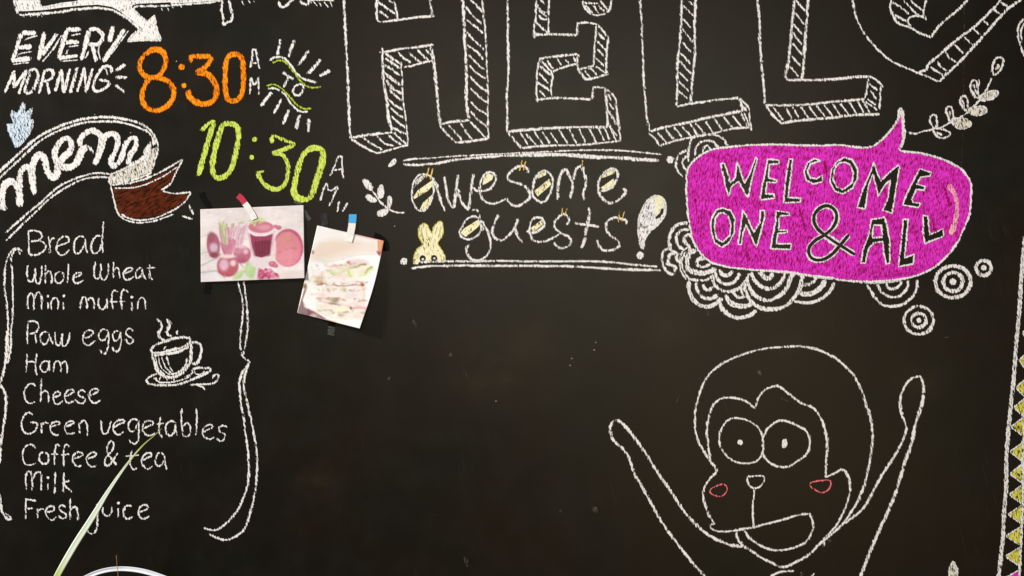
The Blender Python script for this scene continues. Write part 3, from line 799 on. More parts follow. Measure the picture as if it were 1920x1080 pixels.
cut(t1, "1195,350 1320,365 1325,400 1215,410 1205,560 1300,590 1290,615 1190,610 1170,740 1265,745 1275,790 1110,810 1130,660 1180,440")
cut(t1, "1435,345 1475,355 1450,600 1425,780 1570,790 1560,835 1375,840 1390,640 1420,430")
cut(t1, "1790,370 1720,345 1640,390 1603,500 1630,590 1710,630 1810,605 1815,530 1740,572 1675,560 1640,480 1680,405 1740,385")
cut(t2, "260,330 350,360 408,460 408,560 350,680 240,740 150,710 97,610 110,480 170,380", "260,385 320,410 360,500 345,615 240,695 175,665 130,580 150,455 200,395")
cut(t2, "590,390 625,500 665,600 760,500 865,415 878,440 840,680 795,960 690,925 745,800 775,590 715,640 640,770 615,650 580,520 530,640 490,915 400,895 470,680 540,520")
cut(t2, "1105,460 1240,500 1220,545 1120,550 1070,630 1165,660 1155,700 1070,690 1020,800 1030,835 1115,850 1090,895 915,865 960,740 1050,560")
cut(t3, "690,-60 780,-30 825,60 820,220 760,330 680,385 600,330 555,200 560,60 620,-40", "690,-10 745,20 780,120 772,245 690,325 625,285 598,190 605,65 640,5")
cut(t3, "915,-40 960,30 1000,130 1040,210 1110,100 1110,-30 1165,-30 1160,60 1120,200 1070,385 1020,280 950,130 920,220 900,350 865,350 880,200 905,60")
cut(t3, "1290,-30 1430,-10 1440,25 1330,30 1320,190 1420,190 1410,215 1310,225 1295,340 1460,345 1450,405 1225,400 1250,260 1285,100")
T()
amp = "1602,477 1575,460 1548,442 1530,425 1526,406 1536,391 1552,386 1566,396 1568,412 1560,428 1546,440 1527,452 1516,468 1522,484 1540,487 1558,478 1573,462 1591,440"
s(10.4, amp, 'V', 0.0007); ribbon(catmull(pts(amp), False), 3.2, 'Z', False, 0.00100); s(5, "1568,461 1578,461", 'D', 0.0014); s(4, "1543,440 1549,441", 'D', 0.0014)
end('ampersand', G_)
cut(t4, "560,70 710,45 740,150 770,330 770,560 725,570 700,430 690,320 590,330 530,400 490,560 445,555 470,400 530,250", "590,130 675,135 688,268 572,275 578,200")
cut(t4, "920,65 975,70 960,260 935,500 1045,460 1030,570 865,600 890,400 910,200")
cut(t4, "1145,20 1195,35 1220,240 1370,175 1370,260 1160,340 1145,200")

# ---------------------------------------------------------------- scallops and rings round the bubble
G_ = group_part('scallop_border', 1430, 520, 'white concentric scallops around the speech bubble')
def fan(tile, *strokes):
    T(*tile)
    for w_, p in strokes:
        s(w_ * 1.12, p)
    end('scallop', G_)
fan((1180, 140), (3.2, "1105,812 1070,740 1000,690 900,675 780,690 705,720 670,830 660,980"), (3.4, "1000,830 950,760 870,742 790,770 745,840 740,915"), (3.4, "825,880 840,820 880,800 915,850"))
fan((1240, 240), (3.4, "290,250 200,300 165,400 190,490 245,550"), (3.4, "290,310 240,370 250,440 290,475"))
fan(t3, (5, "300,110 220,115 150,150 100,230 90,330 120,420 180,450"), (4.6, "320,190 240,185 185,230 170,300 200,370 250,410"), (5.2, "340,260 290,240 260,280 265,330 310,370 320,440"))
fan(t3, (4, "110,405 50,410 10,460 10,540 40,620 100,680 155,685"), (4.6, "150,450 100,460 80,520 85,580"), (5.5, "190,450 170,500 200,560"), (4.6, "50,565 110,580 160,610 150,660"))
fan(t3, (3, "300,380 240,430 210,520 215,620 250,700 290,750"), (3, "270,430 235,520 240,620 290,710 340,750"), (7.5, "390,410 320,450 290,530 300,620 370,660 460,672 560,650 610,620"), (5.5, "500,510 440,510 400,560 440,600 520,590 550,560"), (4, "300,732 420,755 530,740 580,700"))
fan(t3, (6, "310,760 310,850 350,960 430,1030 520,1050 620,1010 680,950"), (5.6, "390,780 400,860 450,930 530,960 640,925"), (4.6, "470,790 490,850 540,860 570,830"))
fan(t3, (5, "575,690 595,790 670,865 760,875 880,830 955,745 982,670"), (5, "600,640 630,730 700,790 790,785 860,720 882,660"), (6.4, "650,640 690,690 750,695 800,650"))
fan(t3, (6, "930,770 950,880 1010,990 1110,1062 1220,1078 1350,1062 1460,990 1530,890 1570,780 1590,680"), (6, "960,740 1000,850 1080,940 1200,982 1320,935 1410,840 1450,740 1480,675"), (5.4, "1010,660 1040,740 1120,820 1220,850 1310,810 1370,730 1392,660"), (8, "1100,655 1140,700 1190,735 1240,700 1250,655"))
fan((1280, 500), (6, "410,390 450,480 540,550 640,575 750,550 825,490"), (7.4, "480,320 530,400 620,440 720,440 770,410"), (4.8, "560,270 600,330 650,350 700,330"), (4.4, "640,230 690,330"), (4, "490,290 600,270 660,220"))
fan((1280, 500), (5.4, "1250,385 1350,405 1460,400 1580,350 1660,270 1702,180"), (7.4, "1310,300 1400,310 1500,280 1580,200 1600,150"), (5.4, "1360,210 1440,190 1490,140 1470,110"), (4.4, "1330,90 1340,200 1290,330"))
fan((1600, 500), (3.8, "155,200 230,330 330,430 440,445 560,420 660,340 712,240 716,140"), (3.8, "265,190 320,290 420,340 520,330 600,250 622,150"), (4.6, "370,180 400,240 470,245 530,200 550,160"), (3.6, "420,150 490,160"))
def ell(cx, cy, rx, ry, n=14, ph=0.0):
    return " ".join("%.1f,%.1f" % (cx + rx * math.cos(2 * math.pi * i / n + ph) * (1 + RNG.uniform(-.02, .02)), cy + ry * math.sin(2 * math.pi * i / n + ph) * (1 + RNG.uniform(-.02, .02))) for i in range(n))
for (cx, cy, R1, w1, R2, w2, dr, lab) in ((1120, 170, (198, 178), 6.4, (108, 104), 6.2, 6.4, 'largest ring drawing right of the bubble'),
                                          (735, 603, (166, 158), 5, (83, 80), 5, 4.8, 'ring drawing below the bubble'),
                                          (1465, 12, (84, 84), 5.6, None, 0, 5.2, 'smallest ring drawing farthest right')):
    T(1600, 500)
    c(w1, ell(cx, cy, *R1)); d(cx, cy, dr)
    if R2: c(w2, ell(cx, cy, *R2))
    end('ring_drawing', ROOT, lab)

# ---------------------------------------------------------------- cartoon monkey
G_ = group_part('monkey_drawing', 1440, 860, 'white outline of a cartoon monkey with raised arms')
T(1280, 620)
s(3.6, "1130,182 900,205 700,260 500,340 350,440 250,560 190,700 145,880 138,1000 150,1160 210,1310 290,1440 370,1540 375,1590 300,1670 242,1770 235,1900 290,2060 350,2165")
s(3.9, "1130,182 1330,175 1500,208 1650,270 1800,370 1920,500 2000,640 2060,820 2110,980 2135,1180 2120,1380 2085,1560 2045,1720 1970,1920 1900,2030 1820,2150 1720,2250 1620,2330 1520,2420 1420,2520 1300,2590 1130,2655 1000,2610 880,2550 760,2470 670,2410 612,2320 600,2260")
end('head_outline', G_)
T(1280, 620)
s(3.7, "325,1500 290,1310 272,1130 290,980 340,840 430,765 540,750 680,780 760,830 825,880"); s(3.4, "820,870 850,760 920,670 1010,630 1080,625 1180,700 1350,830"); s(3.8, "1350,825 1430,850 1520,925 1590,1080 1625,1280 1615,1460 1608,1650")
end('face_outline', G_)
T(1280, 620); s(3.4, "1600,1650 1700,1610 1800,1565 1860,1640 1885,1760 1860,1900 1800,2060 1720,2200 1620,2310 1592,2350 1590,2430"); end('ear', G_)
T(1280, 760); c(3.2, "620,145 730,170 850,250 905,400 895,530 840,620 730,650 590,630 470,540 410,410 430,280 520,160"); d(645, 415, 5.4); end('eye', G_)
T(1280, 760); c(3.5, "1140,170 1270,220 1390,290 1430,400 1400,540 1300,620 1180,690 1050,680 950,620 905,540 905,380 950,270 1040,190"); d(1145, 430, 5.6, ry=9); end('eye', G_)
T(1280, 760); s(2.9, "725,800 820,795 912,800 910,860 850,925 770,920 730,850 722,800"); s(3, "808,940 790,1140 795,1370"); end('nose', G_)
T(1280, 760); c(3, "310,950 400,900 470,890 500,950 440,1020 330,1000", 'K'); end('cheek', G_)
T(1280, 760); c(3, "1440,870 1560,845 1660,850 1650,930 1570,980 1490,950 1430,900", 'K'); end('cheek', G_)
T(1280, 900)
s(3.6, "365,490 312,510 340,560 420,580 600,565 800,530 950,490 1150,440 1300,395 1420,380"); s(3.6, "1420,370 1460,450 1462,550 1400,680 1280,750 1100,790 950,770 830,710 740,640 700,560")
end('mouth', G_)
T(1120, 740)
s(4.2, "210,280 160,320 150,430 190,520 330,660 370,750 410,870 480,1000 530,1080 610,1230 750,1470 960,1752 1060,1880 1220,2050"); s(4.6, "210,280 300,340 400,460 490,580 590,730 680,880 810,1060 960,1290 1060,1410 1160,1510 1290,1600 1410,1660 1520,1695 1630,1705")
end('arm', G_)
T(1500, 620)
s(4.2, "1350,505 1250,540 1180,620 1130,760 1130,880 1190,1070 1196,1110 1140,1270 1030,1460 900,1660 790,1870 680,2030 560,2120 500,2170"); s(5.4, "1355,505 1388,620 1380,780 1340,920 1290,1080 1260,1240 1180,1480 1100,1740 1060,1860 980,2050 870,2290 770,2530 670,2790")
end('arm', G_)
T(1280, 900); ss(3.6, "980,1085 1080,1040 1250,1020/1330,1030 1350,1085/1445,1085 1485,1048"); end('body_outline', G_)
T()
f("1786,1051 1791,1054 1796,1070 1796,1085 1780,1085 1777,1072 1781,1060", 'w'); s(3, "1786,1052 1779,1072 1781,1084"); s(3, "1786,1052 1795,1068 1795,1084")
end('feather_tip', ROOT, 'white pointed drawing tip at the bottom edge')

# ---------------------------------------------------------------- border of triangles at the right
LX = [(1922, 440), (1919, 470), (1914.6, 521), (1911, 582), (1907, 623), (1904, 660), (1899, 721), (1895, 762), (1890.7, 802), (1887.6, 843), (1886.6, 880), (1885.5, 921), (1882.5, 962), (1880.5, 1002), (1876, 1043), (1872, 1080), (1868, 1110)]
T()
s(3, np.array(LX, dtype=float) + [-1.9, 0]); s(3, np.array(LX, dtype=float) + [2.2, 0]); s(2, np.array(LX, dtype=float))
s(3.6, "1932,620 1925,700 1920,790 1917,860 1917,941 1915,1002 1912,1064 1910,1110"); s(2.6, "1935,600 1926,720 1919,870 1918,960 1914,1040")
G_ = end('border_lines', ROOT, 'double white border line at the right edge')
def rx(y): return float(np.interp(y, [620, 700, 790, 860, 941, 1002, 1064, 1110], [1932, 1925, 1920, 1917, 1917, 1915, 1912, 1910]))
for i, (ax, ay) in enumerate(((1917, 624), (1910, 676), (1904, 727), (1900, 764), (1895, 800), (1893, 847), (1893, 888), (1892, 927), (1890, 964), (1885, 1005), (1884, 1043), (1880, 1086))):
    T()
    h = 17.5
    tri = np.array([[ax, ay], [rx(ay - h) - 1, ay - h], [rx(ay + h) - 1, ay + h]])
    f(tri, 'M' if i == 11 else 'y')
    if i != 11:
        pass
    s(2.4, tri[[0, 1]]); s(2.4, tri[[0, 2]])
    end('triangle', G_)

# ---------------------------------------------------------------- rubbed marks, flecks, the fine vertical scratch and the painted centre glow
T()
s(0.7, "1808,-5 1807,100 1806,200 1802,315", 'D'); s(0.7, "1808,40 1807,150", 'D')
ss(1.1, "868,690 877,681/869,692 878,709/923,755 928,752 934,745/942,590 950,587/1699,133 1700,137", 'D')
ss(2.0, "876,706 879,708/927,755 930,753/1699,110 1700,114/739,422 742,425/720,527 721,531", 'D')
ss(2.2, "1701,632 1702,637/1768,633 1779,632/1728,694 1731,690/1525,602 1530,610/1463,745 1480,754", 'D')
for (x, y, r) in ((960, 680, 150), (1000, 640, 90), (900, 720, 60), (700, 530, 40), (1480, 640, 50), (1720, 720, 70), (1560, 461, 8), (600, 900, 60), (1250, 620, 60)):  # centre patches paint the board's soft reflected glow; the rest are chalk smears
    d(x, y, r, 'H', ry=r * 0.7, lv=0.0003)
for i in range(90):
    x, y = RNG.uniform(0, 1920), RNG.uniform(0, 1080)
    r = RNG.uniform(0.35, 0.9)
    d(x, y, r, 'D')
for (x, y) in ((1072, 672), (1114, 656), (1117, 642), (930, 752), (226, 75), (178, 215), (245, 249), (331, 115), (740, 424), (1069, 685)):
    d(x, y, 0.8, 'W')
for i in range(12):
    x, y = RNG.uniform(500, 1880), RNG.uniform(540, 1060)
    a = RNG.uniform(0.9, 2.0); L_ = RNG.uniform(4, 22)
    s(RNG.uniform(3, 9), np.array([[x, y], [x + L_ * math.cos(a), y + L_ * math.sin(a)]]), 'D')
o = end('dust_and_glow_marks', ROOT)
o['kind'] = 'stuff'
# ---------------------------------------------------------------- taped picture prints
def world(x, y, lift):
    """point seen at drawing position (x, y) of the board but standing `lift` metres in front of it"""
    k_ = (D - lift) / D
    return ((x - 960) * S * k_, -lift, H0 + (540 - y) * S * k_)

class Paint:
    def __init__(self, X, Y, base):
        self.X, self.Y = X, Y
        self.C = np.ones(X.shape + (3,)) * np.array(base, float)
        r = np.random.RandomState(11)
        self.ph = r.uniform(0, 6.28, (40, 3))
        self.r = r
    def nz(self, scale, seed=0, ax=1.0, ay=1.0):
        out = np.zeros(self.X.shape)
        r = np.random.RandomState(seed)
        for o_ in range(5):
            a = r.uniform(0, 6.28); fq = 6.28 / scale * (1.7 ** o_)
            b = r.uniform(0, 6.28)
            out += np.sin(fq * (self.X * math.cos(a) / ax + self.Y * math.sin(a) / ay) + b + 1.5 * np.sin(fq * .6 * (self.X * math.sin(a) - self.Y * math.cos(a)) + b * 3)) / (1.35 ** o_)
        return out / 3.0
    def blend(self, m, col, op=1.0):
        m = np.clip(m * op, 0, 1)[..., None]
        self.C = self.C * (1 - m) + np.array(col, float) * m
    def ell(self, cx, cy, rx_, ry_, soft=0.12, ang=0.0, wob=0.0):
        dx, dy = self.X - cx, self.Y - cy
        ca, sa = math.cos(ang), math.sin(ang)
        u, v = (dx * ca + dy * sa) / rx_, (-dx * sa + dy * ca) / ry_
        q = np.sqrt(u * u + v * v) + wob * self.nz(60, int(cx))
        return np.clip((1 + soft / 2 - q) / soft, 0, 1)
    def line(self, p, w_, soft=4.0):
        q = [tuple(float(a) for a in z.split(',')) for z in p.split()]
        best = np.full(self.X.shape, 1e9)
        for (ax, ay), (bx, by) in zip(q[:-1], q[1:]):
            L2 = (bx - ax) ** 2 + (by - ay) ** 2
            t = np.clip(((self.X - ax) * (bx - ax) + (self.Y - ay) * (by - ay)) / L2, 0, 1)
            best = np.minimum(best, np.hypot(self.X - ax - t * (bx - ax), self.Y - ay - t * (by - ay)))
        return np.clip((w_ / 2 + soft / 2 - best) / soft, 0, 1)
    def poly(self, p, soft=10.0):
        q = [tuple(float(a) for a in z.split(',')) for z in p.split()]
        inside = np.zeros(self.X.shape, bool)
        for (ax, ay), (bx, by) in zip(q, q[1:] + q[:1]):
            cnd = ((ay > self.Y) != (by > self.Y)) & (self.X < (bx - ax) * (self.Y - ay) / ((by - ay) + 1e-9) + ax)
            inside ^= cnd
        edge = self.line(p + ' ' + p.split()[0], 0.1, soft)
        return np.where(inside, 1.0, edge * 0.5)

pm = NT('glossy_print_paper')
pa = pm.n('ShaderNodeAttribute', attribute_name='print')
pp = pm.n('ShaderNodeBsdfPrincipled')
pm.l(pa.outputs['Color'], pp.inputs['Base Color'])
pp.inputs['Roughness'].default_value = 0.38
pp.inputs['Specular IOR Level'].default_value = 0.35
po = pm.n('ShaderNodeOutputMaterial')
pm.l(pp.outputs[0], po.inputs[0])

def sheet(name, parent, corners, nu, nv, lift, painter, tile, bow=None):
    TL, TR, BR, BL = [np.array(a, float) for a in corners]
    vs, fs = [], []
    PX, PY = np.zeros((nv + 1, nu + 1)), np.zeros((nv + 1, nu + 1))
    for j in range(nv + 1):
        for i in range(nu + 1):
            u, v = i / nu, j / nv
            p = (TL * (1 - u) + TR * u) * (1 - v) + (BL * (1 - u) + BR * u) * v
            if bow:
                p = p + np.array(bow(u, v))
            if i in (0, nu) or j in (0, nv):
                p = p + np.array([math.sin(i * .9 + j * 1.7), math.cos(i * 1.3 + j * .8)]) * 0.12
            PX[j, i], PY[j, i] = p
            vs.append(world(p[0], p[1], lift(u, v)))
    for j in range(nv):
        for i in range(nu):
            a = j * (nu + 1) + i
            fs.append((a, a + nu + 1, a + nu + 2, a + 1))
    o = mesh_obj(name, vs, fs, [pm.m], parent, smooth=True)
    P = Paint((PX - tile[0]) * tile[2], (PY - tile[1]) * tile[2], painter[0])
    painter[1](P)
    C = np.clip(P.C, 0, 255) / 255
    Q = np.pad(C, ((1, 1), (1, 1), (0, 0)), mode='edge')
    C = (2 * C + Q[:-2, 1:-1] + Q[2:, 1:-1] + Q[1:-1, :-2] + Q[1:-1, 2:]) / 6
    g_ = C.mean(-1, keepdims=True)
    C = g_ + (C - g_) * painter[2]
    C = np.where(C <= 0.04045, C / 12.92, ((C + 0.055) / 1.055) ** 2.4) * painter[3]
    at = o.data.color_attributes.new('print', 'FLOAT_COLOR', 'POINT')
    buf = np.ones((C.shape[0] * C.shape[1], 4)); buf[:, :3] = C.reshape(-1, 3)
    at.data.foreach_set('color', buf.ravel())
    md = o.modifiers.new('paper_thickness', 'SOLIDIFY')
    md.thickness = 0.0004
    md.offset = -1
    return o

def paint_beets(P):
    n = P.nz
    P.C += (n(260, 1, 3, 1) * 9)[..., None] * np.array([1, .95, .9])
    P.blend(np.clip(n(150, 2, 4, 1) - .35, 0, 1), (205, 185, 180), .6)
    for k_ in range(9):      # wood grain
        y = 200 + k_ * 42
        P.blend(P.line("30,%d 260,%d 560,%d" % (y + 60, y + 20, y - 40), 3, 10), (220, 205, 198), .35)
    P.blend(P.line("40,690 130,670", 6, 12), (150, 140, 140), .6)
    P.blend(P.line("40,830 180,760 230,745", 7, 14), (150, 146, 150), .7)
    P.blend(P.line("40,905 220,885 300,930", 14, 22), (170, 160, 165), .7)
    P.blend(P.line("40,500 110,480", 5, 12), (170, 150, 150), .5)
    P.blend(P.line("60,960 200,940 260,970", 40, 50), (226, 232, 240), .6)
    P.blend(P.ell(80, 560, 45, 60, .5), (250, 240, 226), .5)
    P.blend(P.ell(690, 790, 150, 60, .8), (236, 214, 222), .5)
    P.blend(P.ell(1080, 930, 160, 50, .8), (216, 196, 190), .35)
    # stems
    for i, (x0, x1, c_) in enumerate(((250, 290, (216, 130, 160)), (270, 300, (226, 150, 176)), (330, 320, (222, 130, 160)), (350, 360, (212, 96, 140)), (385, 330, (230, 160, 186)), (410, 350, (214, 110, 150)),
                                      (440, 380, (226, 150, 180)), (470, 420, (230, 170, 196)), (500, 450, (216, 130, 166)), (530, 480, (222, 140, 170)), (555, 500, (232, 170, 190)), (400, 400, (240, 205, 215)))):
        P.blend(P.line("%d,%d %d,%d %d,%d" % (x0, 350 + (i * 37) % 60, (x0 + x1) // 2 - 8, 500, x1, 610 + (i % 3) * 40), 15, 10), c_, .8)
        P.blend(P.line("%d,%d %d,%d" % (x0 + 9, 380 + (i * 37) % 60, x1 + 8, 600), 3, 6), (150, 70, 110) if i % 2 else (245, 225, 225), .6)
    P.blend(P.poly("300,720 250,560 330,600 400,520 440,560 380,720"), (222, 130, 158), .9)
    P.blend(P.line("275,620 312,690", 4, 6), (110, 60, 80), .7)
    P.blend(P.line("240,400 262,470", 4, 6), (90, 70, 70), .5)
    for p in ("250,350 280,440 310,560 325,590", "290,335 310,430 325,540", "275,360 290,480 310,580", "330,370 340,430", "385,360 395,400", "470,350 520,345"):
        P.blend(P.line(p, 17, 14), (196, 214, 130), .75)
        P.blend(P.line(p, 4, 8), (150, 176, 80), .6)
    # rear beet
    P.blend(P.ell(180, 600, 74, 145, .14, -.1), (196, 110, 132))
    P.blend(P.ell(150, 510, 40, 60, .5), (170, 90, 110), .5)
    P.blend(P.ell(185, 625, 46, 50, .7), (226, 190, 216), .95)
    P.blend(P.ell(200, 710, 62, 30, .6), (150, 70, 80), .6)
    # right beet
    P.blend(P.ell(505, 700, 98, 98, .12), (206, 112, 138))
    P.blend(P.ell(455, 640, 60, 60, .7), (226, 160, 182), .7)
    P.blend(P.ell(545, 670, 28, 30, .8), (244, 206, 216), .8)
    P.blend(P.ell(520, 612, 85, 24, .7), (248, 224, 226), .6)
    P.blend(P.ell(500, 780, 70, 26, .7), (176, 84, 104), .5)
    P.blend(P.line("470,790 520,850", 6, 8), (120, 60, 80), .6)
    # front beet
    P.blend(P.ell(342, 830, 122, 122, .1), (204, 112, 128))
    P.blend(P.ell(342, 890, 100, 60, .7), (212, 96, 108), .7)
    P.blend(P.ell(300, 820, 52, 66, .7), (232, 186, 208), .95)
    P.blend(P.ell(402, 800, 32, 34, .8), (250, 210, 214), .95)
    P.blend(P.ell(340, 725, 90, 22, .7), (250, 222, 220), .9)
    P.blend(P.line("250,900 300,945 400,930", 10, 18), (160, 64, 74), .5)
    P.blend(P.line("310,940 318,985", 8, 8), (236, 196, 200), .9)
    P.blend(P.ell(303, 958, 5, 6, .6), (90, 40, 50), .7)
    # cut half at the right
    P.blend(P.ell(1022, 628, 170, 212, .06), (216, 92, 132))
    P.blend(P.ell(1012, 640, 156, 196, .12), (240, 140, 156))
    P.blend(P.ell(1010, 720, 120, 100, .8), (246, 152, 168), .8)
    P.blend(P.ell(1000, 530, 80, 60, .9), (238, 158, 140), .7)
    for rr in (60, 85, 110, 135):
        m_ = P.ell(1040, 630, rr + 5, rr * 1.2 + 5, .08) - P.ell(1040, 630, rr, rr * 1.2, .08)
        P.blend(np.clip(m_, 0, 1) * (P.X > 1060), (226, 104, 130), .6)
    P.blend(P.ell(868, 640, 18, 130, .7), (252, 236, 232), .8)
    # glass
    P.blend(P.poly("560,420 870,390 855,560 825,720 720,745 640,730 600,640"), (222, 170, 186), .9)
    P.blend(P.poly("590,470 850,450 828,600 815,715 720,735 640,715 612,600"), (178, 66, 104), .95)
    P.blend(P.poly("640,560 830,540 815,715 720,735 645,715"), (142, 54, 74), .75)
    for k_ in range(12):
        x = 610 + k_ * 19
        P.blend(P.line("%d,480 %d,720" % (x, 640 + k_ * 15), 5, 8), (196, 86, 120) if k_ % 2 else (126, 44, 66), .4)
    P.blend(P.ell(716, 420, 150, 75, .08), (250, 226, 230), .9)
    P.blend(P.ell(716, 395, 142, 66, .1), (222, 120, 144), .95)
    P.blend(P.ell(750, 400, 70, 30, .8), (236, 170, 186), .7)
    P.blend(P.line("575,450 650,490 760,490 850,460", 15, 12), (254, 236, 240), .9)
    P.blend(P.line("588,480 612,620 650,720", 6, 8), (246, 214, 226), .9)
    P.blend(P.line("848,500 830,700 720,745 650,728", 7, 10), (240, 206, 220), .8)
    for p in ("600,330 640,300 700,320", "640,380 660,330 720,310", "700,350 760,320", "610,350 650,370", "680,290 740,300", "580,320 620,320"):
        P.blend(P.line(p, 18, 14), (206, 226, 140), .85)
    P.blend(P.line("630,340 700,330", 5, 10), (150, 186, 90), .7)
    # slices and cubes
    for (x, y, r_) in ((915, 400, 24), (880, 385, 18), (845, 810, 32), (880, 830, 22)):
        P.blend(P.ell(x, y, r_ * 1.3, r_, .4), (216, 96, 126), .9)
        P.blend(P.ell(x - 5, y - 6, r_ * .6, r_ * .4, .8), (246, 160, 180), .8)
    r_ = P.r
    P.blend(P.poly("670,975 690,850 740,880 830,860 880,920 930,970"), (232, 110, 150), .8)
    for k_ in range(26):
        x, y = 690 + r_.uniform(0, 220), 870 + r_.uniform(0, 100)
        if x > 700 + (y - 850) * 2.2 + 60: continue
        P.blend(P.ell(x, y, r_.uniform(12, 26), r_.uniform(8, 18), .4, r_.uniform(0, 3)), ((206, 60, 110), (246, 170, 196), (226, 90, 136), (182, 48, 92))[k_ % 4], .75)
    # leaves
    P.blend(P.poly("390,985 430,920 510,870 520,900 500,960 440,985"), (190, 220, 150), .95)
    P.blend(P.line("410,975 510,885", 5, 8), (232, 244, 200), .8)
    P.blend(P.poly("520,900 545,820 590,760 600,820 660,850 640,985 600,975 540,930"), (196, 226, 156), .95)
    P.blend(P.line("545,930 580,860 590,780", 5, 10), (232, 246, 206), .8)
    P.blend(P.line("600,970 640,870", 5, 8), (150, 190, 110), .5)
    P.C += (n(22, 5) * 3.5)[..., None]
    r2 = np.random.RandomState(3)
    for k_ in range(260):
        x, y = r2.uniform(40, 1200), r2.uniform(170, 1000)
        v_ = r2.uniform(-16, 14)
        m_ = P.ell(x, y, r2.uniform(6, 34), r2.uniform(4, 12), 1.0, r2.uniform(-.6, .3))
        P.C += (m_ * v_)[..., None] * np.array([.8, 1, 1])
    # the whole print shows a little darker where the ink is dense
    P.C = 255 - (255 - P.C) * 1.15

def paint_sandwich(P):
    n = P.nz
    P.C += (n(180, 3) * 3)[..., None]
    # broad pastel shapes: bread slab, egg, lettuce, ham layers
    P.blend(P.poly("175,330 215,250 420,240 690,250 700,330 560,330 470,360 330,390 200,380", 40), (246, 232, 220), .9)
    P.blend(P.poly("190,370 330,400 470,370 560,340 700,340 690,420 470,400 300,470 170,520 150,450", 30), (252, 250, 250), .9)
    P.blend(P.poly("280,480 470,410 660,440 650,520 560,560 300,570", 30), (240, 240, 214), .85)
    P.blend(P.poly("265,520 600,540 590,605 270,605", 16), (250, 240, 236), .9)
    P.blend(P.poly("250,615 610,612 600,700 240,705", 16), (250, 234, 230), .9)
    P.blend(P.poly("200,712 600,705 620,790 480,780 230,750", 20), (246, 228, 224), .9)
    P.blend(P.poly("190,760 470,795 600,820 575,900 330,890 190,830", 24), (238, 236, 222), .85)
    P.blend(P.line("200,385 330,405 470,368 560,345 700,345", 5, 14), (226, 204, 190), .7)
    P.blend(P.line("262,520 270,600", 5, 8), (214, 180, 166), .7)
    P.blend(P.line("240,612 250,700", 4, 10), (226, 200, 190), .6)
    P.blend(P.line("590,620 602,700", 5, 10), (232, 196, 186), .6)
    P.blend(P.line("150,450 170,525 110,600 95,650 75,735 110,800 185,842", 6, 16), (226, 214, 210), .7)
    P.blend(P.ell(300, 300, 190, 70, .9, -.3), (246, 226, 208), .75)
    P.blend(P.line("170,370 300,330 460,280 560,250", 40, 60), (240, 220, 208), .6)
    P.blend(P.ell(640, 270, 80, 60, .9), (250, 236, 226), .6)
    P.blend(P.poly("710,230 770,232 735,350 712,320"), (238, 176, 140), .95)
    P.blend(P.poly("700,315 740,330 730,365 708,335"), (170, 90, 110), .85)
    P.blend(P.line("765,235 738,335", 6, 8), (240, 90, 60), .8)
    P.blend(P.line("520,180 640,205 765,232", 9, 12), (240, 130, 110), .8)
    P.blend(P.line("300,125 440,160", 5, 10), (248, 190, 170), .7)
    P.blend(P.ell(165, 328, 10, 16, .6), (150, 120, 90), .7)
    # lower left of the plate
    P.blend(P.poly("33,838 95,640 110,640 75,730 90,790 150,830 190,845 190,880"), (160, 134, 134), .95)
    P.blend(P.poly("120,800 180,830 280,890 190,875 120,858"), (150, 96, 108), .7)
    P.blend(P.line("60,842 200,876 300,903", 5, 6), (120, 80, 90), .7)
    P.blend(P.ell(98, 615, 18, 22, .7), (150, 120, 70), .8)
    # filling
    P.blend(P.line("280,480 380,510 440,480", 14, 20), (214, 222, 170), .8)
    P.blend(P.line("320,505 350,520", 5, 8), (120, 130, 60), .7)
    P.blend(P.line("470,410 560,405 620,420", 30, 34), (236, 206, 206), .8)
    P.blend(P.ell(465, 415, 14, 10, .7), (150, 90, 80), .7)
    P.blend(P.line("480,460 540,450 570,432 610,430", 9, 12), (120, 92, 60), .85)
    P.blend(P.line("610,500 630,470 665,452", 9, 12), (126, 110, 50), .9)
    P.blend(P.line("460,460 475,530 490,530", 14, 18), (206, 214, 110), .8)
    P.blend(P.line("560,520 610,510 640,470 670,470", 16, 20), (214, 224, 130), .8)
    P.blend(P.line("500,490 560,500 590,470", 20, 26), (236, 236, 190), .8)
    P.blend(P.poly("165,580 185,540 250,530 255,600 200,605"), (196, 140, 110), .85)
    P.blend(P.ell(220, 590, 36, 18, .8), (166, 104, 76), .7)
    P.blend(P.ell(200, 545, 50, 22, .9), (230, 190, 150), .6)
    P.blend(P.line("240,510 270,485 320,480", 10, 20), (214, 190, 176), .6)
    P.blend(P.line("280,612 340,602 380,615 450,612 500,602 560,606 600,600", 7, 8), (164, 110, 100), .9)
    P.blend(P.line("340,602 380,612 470,610 520,603", 4, 4), (110, 60, 50), .8)
    P.blend(P.ell(585, 603, 18, 14, .7), (190, 96, 60), .9)
    P.blend(P.line("300,640 420,632 560,640 600,690", 30, 40), (246, 222, 208), .5)
    P.blend(P.line("590,620 600,700", 12, 24), (240, 206, 190), .6)
    P.blend(P.ell(500, 690, 60, 30, 1.0), (222, 222, 226), .6)
    P.blend(P.line("200,715 260,718 330,715 390,722", 12, 16), (206, 150, 150), .7)
    P.blend(P.ell(225, 740, 14, 8, .6), (120, 50, 40), .8)
    P.blend(P.ell(350, 735, 34, 20, .8), (150, 160, 120), .8)
    P.blend(P.line("300,760 350,765 390,775", 9, 10), (120, 70, 60), .85)
    P.blend(P.line("240,745 300,758 380,768 480,790", 10, 22), (214, 160, 150), .6)
    P.blend(P.line("470,780 490,800 560,795 620,805", 14, 18), (214, 130, 130), .75)
    P.blend(P.ell(485, 800, 9, 10, .6), (120, 30, 40), .8)
    P.blend(P.line("520,770 600,800", 14, 26), (238, 190, 186), .6)
    P.blend(P.poly("350,790 440,780 450,850 360,850"), (252, 246, 206), .7)
    P.blend(P.ell(405, 858, 26, 14, .8), (150, 160, 130), .7)
